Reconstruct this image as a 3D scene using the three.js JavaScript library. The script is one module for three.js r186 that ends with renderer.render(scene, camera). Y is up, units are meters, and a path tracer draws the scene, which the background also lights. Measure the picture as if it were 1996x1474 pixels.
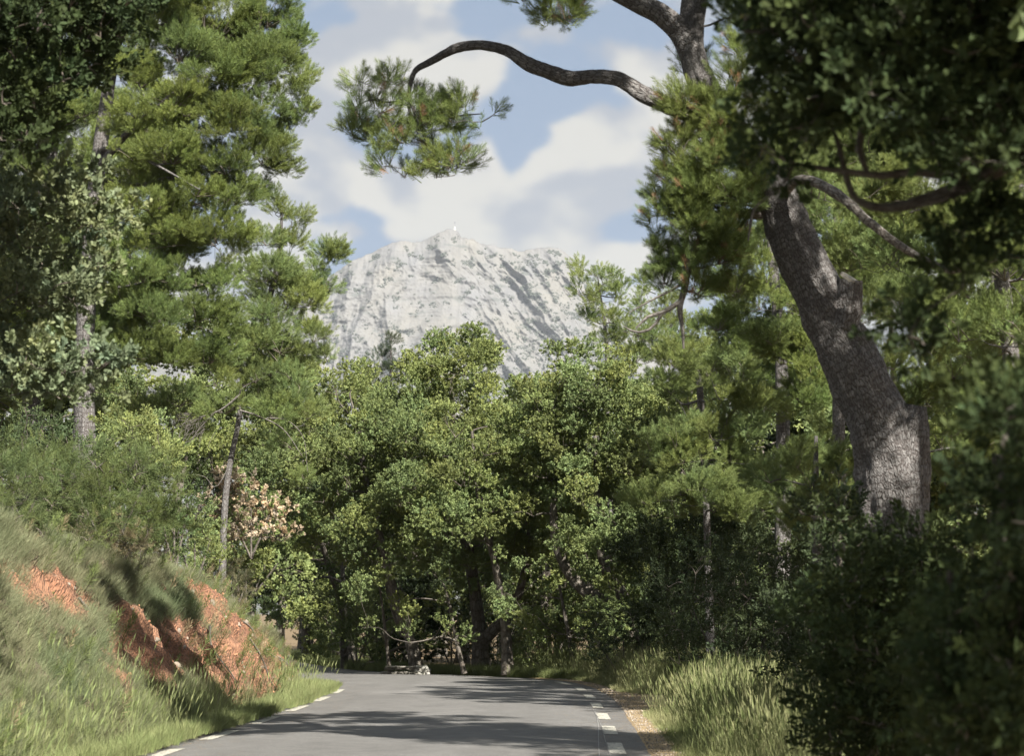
import * as THREE from 'three';
import { ImprovedNoise } from 'three/addons/math/ImprovedNoise.js';
import { mergeGeometries } from 'three/addons/utils/BufferGeometryUtils.js';

// ---------------------------------------------------------------- camera, sky, sun, exposure
const F = 5000, W0 = 1996, H0 = 1474, EYE = 1.5, HORIZON = 1196;          // telephoto view, measured on the photograph
const PITCH = Math.atan((HORIZON - H0 / 2) / F);
const scene = new THREE.Scene();
const camera = new THREE.PerspectiveCamera(2 * Math.atan(H0 / 2 / F) * 180 / Math.PI, W0 / H0, 0.1, 20000);
camera.position.set(0, EYE, 0); camera.rotation.x = PITCH;
camera.focus = 46; camera.userData.fStop = 4;
scene.add(camera);
const renderer = new THREE.WebGLRenderer({ antialias: true });
renderer.toneMapping = THREE.LinearToneMapping;
renderer.toneMappingExposure = 2.95;
renderer.shadowMap.enabled = true;

const noise = new ImprovedNoise();
const N = (x, y, z) => noise.noise(x, y, z);
const fbm = (x, y, z, o = 4) => { let a = 0, k = 0.5, f = 1; for (let i = 0; i < o; i++) { a += k * N(x * f + i * 7.3, y * f + i * 3.1, z * f + i * 5.7); k *= 0.5; f *= 2.03; } return a; };
const ridged = (x, y, z, o = 4) => { let a = 0, k = 0.5, f = 1; for (let i = 0; i < o; i++) { const n = 1 - Math.abs(N(x * f + i * 3.7, y * f + i * 9.1, z * f + i * 1.7)) * 2; a += k * n * Math.abs(n); k *= 0.5; f *= 2.1; } return a; };
const clamp = (x, a = 0, b = 1) => Math.min(b, Math.max(a, x));
const smooth = (a, b, x) => { const t = clamp((x - a) / (b - a)); return t * t * (3 - 2 * t); };
const mix = (a, b, t) => a + (b - a) * t;
function rng(seed) { let s = seed >>> 0; return () => { s = (s + 0x6D2B79F5) >>> 0; let t = s; t = Math.imul(t ^ (t >>> 15), t | 1); t ^= t + Math.imul(t ^ (t >>> 7), t | 61); return ((t ^ (t >>> 14)) >>> 0) / 4294967296; }; }

const SUN = new THREE.Vector3(0.40, 0.71, 0.58).normalize();
const sun = new THREE.DirectionalLight(new THREE.Color(1, 0.945, 0.86), 5);
sun.position.copy(SUN).multiplyScalar(200); sun.target.position.set(0, 0, -40); scene.add(sun, sun.target);
sun.castShadow = true; sun.shadow.mapSize.set(4096, 4096);
Object.assign(sun.shadow.camera, { left: -90, right: 90, top: 90, bottom: -90, near: 1, far: 500 });

{ // the sky: pale spring blue with broken soft cumulus all round
  const w = 4096, h = 2048, data = new Float32Array(w * h * 4);
  const low = new THREE.Color(0.142, 0.172, 0.212), high = new THREE.Color(0.062, 0.098, 0.16);
  // the banks and gaps that stand over the mountain: [bearing px, height px, half width, half height, weight]
  const banks = [[790, 75, 150, 60, .22], [870, 150, 120, 55, .2], [680, 330, 170, 60, .22], [1170, 290, 120, 110, .24], [1060, 370, 90, 50, .2], [955, 300, 50, 50, .2], [1160, 85, 150, 60, .2], [1180, 480, 90, 26, .15], [720, 448, 90, 22, .16], [600, 395, 60, 30, .15], [1010, 215, 46, 90, -.34], [1000, 320, 30, 40, -.2], [665, 492, 70, 24, -.26], [820, 420, 160, 22, -.12], [1230, 440, 50, 24, -.25], [930, 50, 60, 40, -.22], [680, 25, 60, 20, -.15], [610, 120, 24, 40, -.08], [560, 470, 60, 40, -.08], [600, 200, 60, 60, .15], [560, 300, 60, 60, .15]];
  for (let j = 0; j < h; j++) {
    const el = ((j + 0.5) / h - 0.5) * Math.PI, y = Math.sin(el), c = Math.cos(el);
    for (let i = 0; i < w; i++) {
      const k = (j * w + i) * 4;
      if (el < -0.02) { data[k] = 0.15; data[k + 1] = 0.14; data[k + 2] = 0.12; data[k + 3] = 1; continue; }
      const az = ((i + 0.5) / w - 0.5) * 2 * Math.PI, dx = c * Math.cos(az), dz = c * Math.sin(az);
      const t = Math.pow(clamp(y), 0.55);
      let r = mix(low.r, high.r, t), g = mix(low.g, high.g, t), b = mix(low.b, high.b, t);
      // cumulus banks, seen nearly edge-on: wider than tall
      const s = 1 / (0.35 + 0.65 * clamp(y * 2)), X = dx * 9, Y = y * 15, Z = dz * 9;
      const warp = 0.55 * N(X * 1.1 + 3, Y * 1.1, Z * 1.1 + 9);
      let base = fbm(X * 1.5 + warp + 11.4, Y * 1.5 + warp * 0.6 + 2.6, Z * 1.5 + 4.2, 7), hint = 0;
      if (dz < -0.9 && y < 0.3) { const bx = W0 / 2 + F * dx / -dz, by = HORIZON - F * y / -dz; for (const q of banks) { const e = ((bx - q[0]) / q[2]) ** 2 + ((by - q[1]) / q[3]) ** 2; if (e < 6) hint += q[4] * Math.exp(-e); } }
      base += hint;
      const d = smooth(-0.03, 0.10, base + 0.085 + 0.12 * fbm(X * 9, Y * 9, Z * 9 + 3, 3));
      const light = fbm(X * 1.5 + warp + 11.55, Y * 1.5 + warp * 0.6 + 3.1, Z * 1.5 + 4.2, 5) + hint;
      const lit = smooth(-0.10, 0.20, base - light + 0.01 + 0.35 * (fbm(X * 6, Y * 6, Z * 6, 3)));
      const cr = mix(0.162, 0.255, lit), cg = mix(0.171, 0.248, lit), cb = mix(0.186, 0.228, lit);
      const a = d * 0.93;
      data[k] = mix(r, cr, a); data[k + 1] = mix(g, cg, a); data[k + 2] = mix(b, cb, a); data[k + 3] = 1;
    }
  }
  const tex = new THREE.DataTexture(data, w, h, THREE.RGBAFormat, THREE.FloatType);
  tex.mapping = THREE.EquirectangularReflectionMapping; tex.magFilter = THREE.LinearFilter; tex.minFilter = THREE.LinearFilter;
  tex.wrapS = THREE.RepeatWrapping; tex.needsUpdate = true;
  scene.background = tex; scene.environment = tex;
}
scene.fog = new THREE.FogExp2(new THREE.Color(0.80, 0.88, 1.0), 0.000035);

// ---------------------------------------------------------------- helpers
const V = (x, y, z) => new THREE.Vector3(x, y, z);
function at(px, py, d) {                                                   // where a point of the photograph lies, d metres ahead
  const x = (px - W0 / 2) / F, y = (H0 / 2 - py) / F, c = Math.cos(PITCH), s = Math.sin(PITCH);
  const yy = y * c + s, zz = c - y * s;
  return V(x / zz * d, EYE + yy / zz * d, -d);
}
const M2 = (d) => d / F;                                                   // metres per photo pixel at that distance
const taken = {};
function numbered(name) { const n = taken[name] = (taken[name] ?? -1) + 1; return n ? `${name}_${String(n).padStart(3, '0')}` : name; }
function thing(name, label, category, group, pos) {
  const o = new THREE.Group(); o.name = numbered(name); o.userData = { label, category };
  if (group) o.userData.group = group;
  if (pos) o.position.copy(pos);
  scene.add(o); return o;
}
function mesh(name, geo, mat, parent, kind) {
  const m = new THREE.Mesh(geo, mat); m.name = parent === scene ? numbered(name) : name; m.castShadow = m.receiveShadow = true;
  if (kind) m.userData.kind = kind;
  parent.add(m); return m;
}
function structure(name, geo, mat, label) {
  const m = mesh(name, geo, mat, scene); m.userData = { kind: 'structure' };
  if (label) m.userData.label = label;
  return m;
}
function geom(pos, idx, uv, col) {
  const g = new THREE.BufferGeometry();
  g.setAttribute('position', new THREE.Float32BufferAttribute(pos, 3));
  if (uv) g.setAttribute('uv', new THREE.Float32BufferAttribute(uv, 2));
  if (col) g.setAttribute('color', new THREE.Float32BufferAttribute(col, 3));
  if (idx) g.setIndex(idx);
  g.computeVertexNormals(); return g;
}
/** tapered, uneven tube through points with a radius each; uv in metres */
function tube(pts, rad, o = {}) {
  const { radial = 6, step = 0.25, wob = 0, wobF = 3, seed = 0, cap = true, flare } = o;
  const curve = new THREE.CatmullRomCurve3(pts, false, 'centripetal');
  const len = Math.max(1e-3, curve.getLength()), n = Math.max(2, Math.ceil(len / step));
  const pos = [], uv = [], idx = [];
  let side = V(0, 0, 1), prev = null;
  for (let i = 0; i <= n; i++) {
    const t = i / n, p = curve.getPoint(t), tan = curve.getTangent(t);
    if (!prev) { side = Math.abs(tan.z) > 0.9 ? V(1, 0, 0) : V(0, 0, 1); }
    side.sub(tan.clone().multiplyScalar(side.dot(tan))).normalize(); prev = tan;
    const up = V().crossVectors(tan, side);
    const q = t * (rad.length - 1), a = Math.min(rad.length - 2, Math.floor(q)), r0 = mix(rad[a], rad[a + 1], q - a);
    for (let j = 0; j <= radial; j++) {
      const an = (j % radial) / radial * 2 * Math.PI, ca = Math.cos(an), sa = Math.sin(an);
      let r = r0;
      if (wob) r *= 1 + wob * (fbm(ca * wobF * 0.45 + seed, sa * wobF * 0.45, t * len * 1.6 + seed, 3) * 2 + 0.55 * N(ca * wobF * 2 + seed, sa * wobF * 2, t * len * wobF * 1.6));
      if (flare) r *= 1 + flare * Math.pow(1 - t, 6);
      pos.push(p.x + (side.x * ca + up.x * sa) * r, p.y + (side.y * ca + up.y * sa) * r, p.z + (side.z * ca + up.z * sa) * r);
      uv.push(j / radial * Math.max(0.25, Math.round(2 * Math.PI * rad[0] * 4) / 4), t * len);
    }
  }
  const k = radial + 1;
  for (let i = 0; i < n; i++) for (let j = 0; j < radial; j++) { const a = i * k + j, b = a + 1, c = a + k, d = c + 1; idx.push(a, b, c, b, d, c); }
  if (cap) { const e = pos.length / 3, p = pts[pts.length - 1]; pos.push(p.x, p.y, p.z); uv.push(0, len); for (let j = 0; j < radial; j++) idx.push(n * k + j, n * k + j + 1, e); }
  return geom(pos, idx, uv);
}
function dataTexture(w, h, fn, srgb) {
  const a = new Uint8Array(w * h * 4);
  for (let j = 0; j < h; j++) for (let i = 0; i < w; i++) { const c = fn(i / w, j / h, i, j), k = (j * w + i) * 4; a[k] = clamp(c[0]) * 255; a[k + 1] = clamp(c[1]) * 255; a[k + 2] = clamp(c[2]) * 255; a[k + 3] = 255; }
  const t = new THREE.DataTexture(a, w, h, THREE.RGBAFormat); t.wrapS = t.wrapT = THREE.RepeatWrapping; t.magFilter = THREE.LinearFilter; t.minFilter = THREE.LinearFilter;
  if (srgb) t.colorSpace = THREE.SRGBColorSpace;
  t.needsUpdate = true; return t;
}
const loopN = (u, v, f, s, o = 3) => { let a = 0, k = 0.5; for (let i = 0; i < o; i++) { const A = u * 2 * Math.PI, B = v * 2 * Math.PI, R = f / (2 * Math.PI); a += k * N(Math.cos(A) * R + s, Math.sin(A) * R + Math.cos(B) * R * 0.7, Math.sin(B) * R + s * 0.3); f *= 2; k *= 0.5; } return a; };
const lin = (r, g, b) => new THREE.Color().setRGB(r, g, b);

// bark: flaky plates with furrows between (relief), grey plates with a warmer base
function barkMaps(cols, rows, seed, plate, furrow) {
  const r = rng(seed), pts = [];
  for (let j = 0; j < rows; j++) for (let i = 0; i < cols; i++) pts.push([(i + 0.15 + 0.7 * r()) / cols, (j + 0.1 + 0.8 * r()) / rows, r()]);
  const w = 512, h = 512, hgt = new Float32Array(w * h), tone = new Float32Array(w * h);
  for (let j = 0; j < h; j++) for (let i = 0; i < w; i++) {
    const u = i / w + 0.05 * loopN(i / w, j / h, 14, 5, 4), v = j / h + 0.06 * loopN(i / w, j / h, 12, 9, 4); let d1 = 9, d2 = 9, id = 0;
    const ci = Math.floor(u * cols), cj = Math.floor(v * rows);
    for (let b = -2; b <= 2; b++) for (let a = -2; a <= 2; a++) {
      const p = pts[((cj + b + rows * 4) % rows) * cols + (ci + a + cols * 4) % cols];
      let du = p[0] - u, dv = p[1] - v; du -= Math.round(du); dv -= Math.round(dv);
      const d = Math.hypot(du * cols, dv * rows); if (d < d1) { d2 = d1; d1 = d; id = p[2]; } else if (d < d2) d2 = d;
    }
    const e = d2 - d1; hgt[j * w + i] = clamp(0.28 + 0.5 * smooth(0.0, 0.4, e) * (0.4 + 0.6 * id) + 0.7 * loopN(i / w, j / h, 34, 3, 4)); tone[j * w + i] = id;
  }
  const fine = (u, v) => loopN(u, v, 90, 2.5, 2);
  return {
    map: dataTexture(w, h, (u, v, i, j) => { const a = hgt[j * w + i], t = tone[j * w + i], f = 0.16 * fine(u, v) + 0.22 * (t - 0.5); return [0, 1, 2].map((k) => mix(furrow[k], plate[k] * (1 + f), smooth(0.1, 0.7, a))); }, true),
    bumpMap: dataTexture(w, h, (u, v, i, j) => { const a = hgt[j * w + i]; return [a, a, a]; }),
  };
}
const pineMaps = barkMaps(12, 8, 3, [0.44, 0.432, 0.425], [0.27, 0.245, 0.235]);
for (const k of ['map', 'bumpMap']) pineMaps[k].repeat.set(2, 1.7);
const oakMaps = barkMaps(9, 3, 8, [0.42, 0.40, 0.37], [0.27, 0.24, 0.21]);
const barkMat = (maps, bump, color) => new THREE.MeshStandardMaterial({ ...maps, bumpScale: bump, roughness: 0.92, color: color ?? 0xffffff });
const M = {
  pineBark: barkMat(pineMaps, 0.03), pineLimb: barkMat(pineMaps, 0.008), oakBark: barkMat(oakMaps, 0.012), darkBark: barkMat(oakMaps, 0.016), pineDark: barkMat(pineMaps, 0.02),
  twig: new THREE.MeshStandardMaterial({ color: lin(0.16, 0.135, 0.11), roughness: 0.9 }),
  deadTwig: barkMat(pineMaps, 0.006, lin(1.15, 1.12, 1.05)),
  cutWood: new THREE.MeshStandardMaterial({ color: lin(0.27, 0.25, 0.21), roughness: 0.85 }),
};
const leafMat = (r, g, b, tr, rough = 0.62, spec = 0.5) => new THREE.MeshPhysicalMaterial({ color: lin(r, g, b), roughness: rough, transmission: tr, thickness: 0, side: THREE.DoubleSide, specularIntensity: spec });
M.needle = leafMat(1, 1, 1, 0.22, 0.6, 0.45);
M.leaf = leafMat(1, 1, 1, 0.36, 0.66, 0.35);
M.dullLeaf = leafMat(1, 1, 1, 0.34, 0.7, 0.16);
M.grass = leafMat(1, 1, 1, 0.34, 0.72, 0.4);

// ---------------------------------------------------------------- foliage pieces (one spray each, repeated as instances)
function leafShape(P, I, o, dir, nrm, len, wid, prof, fold = 0.25) {
  // a leaf with a midrib: prof is a list of [t, half width]; the blade folds up a little along the rib and droops at the tip
  const s = V().crossVectors(dir, nrm).normalize(), n = V().crossVectors(s, dir).normalize();
  const k0 = P.length / 3, pt = (t, w) => { const q = o.clone().addScaledVector(dir, t * len).addScaledVector(s, w * wid).addScaledVector(n, Math.abs(w) * wid * fold - t * t * len * 0.12); P.push(q.x, q.y, q.z); };
  for (const [t, w] of prof) { pt(t, -w); pt(t, 0); pt(t, w); }
  for (let i = 0; i < prof.length - 1; i++) { const a = k0 + i * 3; I.push(a, a + 1, a + 3, a + 1, a + 4, a + 3, a + 1, a + 2, a + 4, a + 2, a + 5, a + 4); }
}
const OAKP = [[0, 0.06], [0.3, 0.36], [0.62, 0.5], [0.9, 0.3], [1, 0.05]], OVALP = [[0, 0.05], [0.35, 0.44], [0.7, 0.4], [1, 0.03]];
const LOBEP = [[0, 0.04], [0.14, 0.2], [0.24, 0.14], [0.38, 0.4], [0.48, 0.26], [0.62, 0.5], [0.73, 0.33], [0.86, 0.36], [0.95, 0.2], [1, 0.06]];
const LAURELP = [[0, 0.04], [0.2, 0.3], [0.45, 0.48], [0.7, 0.38], [0.9, 0.14], [1, 0.01]];
function randDir(r) { const z = r() * 2 - 1, a = r() * 2 * Math.PI, s = Math.sqrt(1 - z * z); return V(s * Math.cos(a), z, s * Math.sin(a)); }
function leafSpray(seed, n, len, leaf, wid, prof, spread = 1) {
  const r = rng(seed), P = [], I = [];
  const k = (a, b) => a + (b - a) * r();
  for (let i = 0; i < n; i++) {
    const t = 0.25 + 0.75 * (i + r() * 0.8) / n, an = i * 2.4 + r(), tilt = k(0.35, 1.25) * spread * (1.15 - 0.5 * t);
    const o = V(Math.sin(an) * 0.012, t * len, Math.cos(an) * 0.012).addScaledVector(randDir(r), len * 0.08);
    const d = V(Math.sin(an) * Math.sin(tilt), Math.cos(tilt), Math.cos(an) * Math.sin(tilt)).normalize();
    const nr = V(0, 1, 0).addScaledVector(randDir(r), 0.75).normalize();
    const sz = leaf * k(0.65, 1.1);
    leafShape(P, I, o, d, Math.abs(nr.dot(d)) > 0.95 ? V(1, 0, 0) : nr, sz, sz * wid, prof);
  }
  // the twig: a thin three-sided stem
  const b = P.length / 3; for (const [y, q] of [[-0.04, 0.005], [len * 0.95, 0.002]]) for (let j = 0; j < 3; j++) P.push(Math.sin(j * 2.09) * q, y, Math.cos(j * 2.09) * q);
  for (let j = 0; j < 3; j++) { const a = b + j, c = b + (j + 1) % 3; I.push(a, c, a + 3, c, c + 3, a + 3); }
  return geom(P, I);
}
function needleTuft(seed, n, len, needle, width) {
  const r = rng(seed), P = [], I = [];
  for (let i = 0; i < n; i++) {
    const t = 0.12 + 0.88 * (i + r()) / n, an = i * 2.4 + r() * 0.6, tilt = mix(1.15, 0.25, t * t) * (0.75 + 0.5 * r());
    const o = V(0, t * len, 0), d = V(Math.sin(an) * Math.sin(tilt), Math.cos(tilt), Math.cos(an) * Math.sin(tilt));
    const s = V().crossVectors(d, randDir(r)).normalize().multiplyScalar(width * (0.7 + 0.6 * r()) / 2), L = needle * (0.7 + 0.45 * r());
    const m = o.clone().addScaledVector(d, L * 0.55), e = o.clone().addScaledVector(d, L).add(V(0, L * 0.08, 0)), k = P.length / 3;
    P.push(o.x, o.y, o.z, m.x - s.x, m.y - s.y, m.z - s.z, m.x + s.x, m.y + s.y, m.z + s.z, e.x, e.y, e.z);
    I.push(k, k + 1, k + 2, k + 1, k + 3, k + 2);
  }
  const b = P.length / 3; for (const [y, q] of [[-0.05, 0.006], [len, 0.003]]) for (let j = 0; j < 3; j++) P.push(Math.sin(j * 2.09) * q, y, Math.cos(j * 2.09) * q);
  for (let j = 0; j < 3; j++) { const a = b + j, c = b + (j + 1) % 3; I.push(a, c, a + 3, c, c + 3, a + 3); }
  return geom(P, I);
}
function grassTuft(seed, n, hgt, spread, width, heads = 0) {
  const r = rng(seed), P = [], I = [];
  for (let i = 0; i < n; i++) {
    const an = r() * 6.283, q = spread * Math.sqrt(r()) * 0.35, x = Math.cos(an) * q, z = Math.sin(an) * q, L = hgt * (0.5 + 0.55 * r()), lean = (0.1 + 0.55 * r()) * spread / Math.max(spread, 0.12), a2 = an + (r() - 0.5) * 1.8;
    const w = width * (0.7 + 0.6 * r()) / 2, sx = -Math.sin(a2 + r()) * w, sz = Math.cos(a2) * w, k = P.length / 3;
    for (let j = 0; j < 3; j++) { const t = j / 3, b = lean * L * t * t; const ww = 1 - 0.25 * j; P.push(x + Math.cos(a2) * b - sx * ww, L * t * (1 - 0.12 * t), z + Math.sin(a2) * b - sz * ww, x + Math.cos(a2) * b + sx * ww, L * t * (1 - 0.12 * t), z + Math.sin(a2) * b + sz * ww); }
    const b = lean * L; P.push(x + Math.cos(a2) * b, L * 0.88, z + Math.sin(a2) * b);
    I.push(k, k + 1, k + 2, k + 1, k + 3, k + 2, k + 2, k + 3, k + 4, k + 3, k + 5, k + 4, k + 4, k + 5, k + 6);
    if (i < heads) { // flowering head: a long narrow spike, two crossed blades
      const hx = x + Math.cos(a2) * b, hz = z + Math.sin(a2) * b, hl = 0.1 + 0.06 * r(), hw = 0.008;
      for (const [ax, az] of [[hw, 0], [0, hw]]) { const m = P.length / 3; const lx = Math.cos(a2) * 0.3 * hl, lz = Math.sin(a2) * 0.3 * hl; P.push(hx, L * 0.86, hz, hx - ax + lx * 0.4, L * 0.88 + hl * 0.4, hz - az + lz * 0.4, hx + ax + lx * 0.4, L * 0.88 + hl * 0.4, hz + az + lz * 0.4, hx + lx, L * 0.88 + hl, hz + lz); I.push(m, m + 1, m + 2, m + 1, m + 3, m + 2); }
    }
  }
  return geom(P, I);
}
const G = {
  pine: [needleTuft(11, 66, 0.17, 0.095, 0.0056), needleTuft(12, 56, 0.14, 0.085, 0.0056)],
  pineNear: [needleTuft(13, 74, 0.13, 0.075, 0.0030), needleTuft(14, 60, 0.11, 0.07, 0.0030)],
  oak: [leafSpray(21, 15, 0.2, 0.085, 0.66, OAKP), leafSpray(22, 12, 0.17, 0.08, 0.66, OAKP)],
  small: [leafSpray(23, 20, 0.2, 0.05, 0.62, OVALP), leafSpray(24, 16, 0.17, 0.045, 0.62, OVALP)],
  broom: [leafSpray(25, 44, 0.3, 0.055, 0.2, OVALP, 0.6), needleTuft(26, 60, 0.3, 0.11, 0.006)],
  lobed: [leafSpray(27, 9, 0.17, 0.075, 0.72, LOBEP), leafSpray(28, 8, 0.15, 0.07, 0.72, LOBEP)],
  laurel: [leafSpray(29, 11, 0.2, 0.08, 0.5, LAURELP), leafSpray(30, 9, 0.17, 0.075, 0.5, LAURELP)],
};
const Y = V(0, 1, 0), Q = new THREE.Quaternion(), Q2 = new THREE.Quaternion(), MX = new THREE.Matrix4();
function place(p, dir, spin, s) { Q.setFromUnitVectors(Y, dir); Q2.setFromAxisAngle(Y, spin); Q.multiply(Q2); return MX.compose(p, Q, V(s, s, s)).toArray(); }
function instances(name, geo, mat, list, parent, label) {              // list of [matrix array, r, g, b]
  const m = new THREE.InstancedMesh(geo, mat, list.length), c = new THREE.Color(), x = new THREE.Matrix4();
  list.forEach(([a, r, g, b], i) => { m.setMatrixAt(i, x.fromArray(a)); m.setColorAt(i, c.setRGB(r, g, b)); });
  m.name = parent === scene ? numbered(name) : name; m.castShadow = m.receiveShadow = true; m.userData.kind = 'stuff'; if (label) m.userData.label = label;
  parent.add(m); return m;
}
const inPoly = (p, x, y) => { let c = false; for (let i = 0, j = p.length - 1; i < p.length; j = i++) if ((p[i][1] > y) !== (p[j][1] > y) && x < (p[j][0] - p[i][0]) * (y - p[i][1]) / (p[j][1] - p[i][1]) + p[i][0]) c = !c; return c; };
/** rounded masses that fill a crown's outline, in layers from front to back */
function padsIn(r, poly, step, rad, d0, d1, layers = 2) {
  const out = []; const xs = poly.map((p) => p[0]), ys = poly.map((p) => p[1]);
  const x0 = Math.min(...xs), x1 = Math.max(...xs), y0 = Math.min(...ys), y1 = Math.max(...ys);
  for (let l = 0; l < layers; l++) for (let y = y0 + step * 0.4 * r(); y < y1; y += step * 0.86) for (let x = x0 + step * r(); x < x1; x += step) {
    const px = x + (r() - 0.5) * step * 0.7, py = y + (r() - 0.5) * step * 0.7; if (!inPoly(poly, px, py)) continue;
    const edge = Math.abs((px - (x0 + x1) / 2) / (x1 - x0)) * 2, d = mix(d0, d1, layers === 1 ? 0.5 : l / (layers - 1)) + edge * (l ? -0.3 : 0.5) * (d1 - d0) * 0.5 + (r() - 0.5) * (d1 - d0) / layers * 0.8;
    out.push([px, py, d, rad * (0.75 + 0.5 * r()), rad * (0.6 + 0.4 * r())]);
  }
  return out;
}
let sprays = 0;
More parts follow.
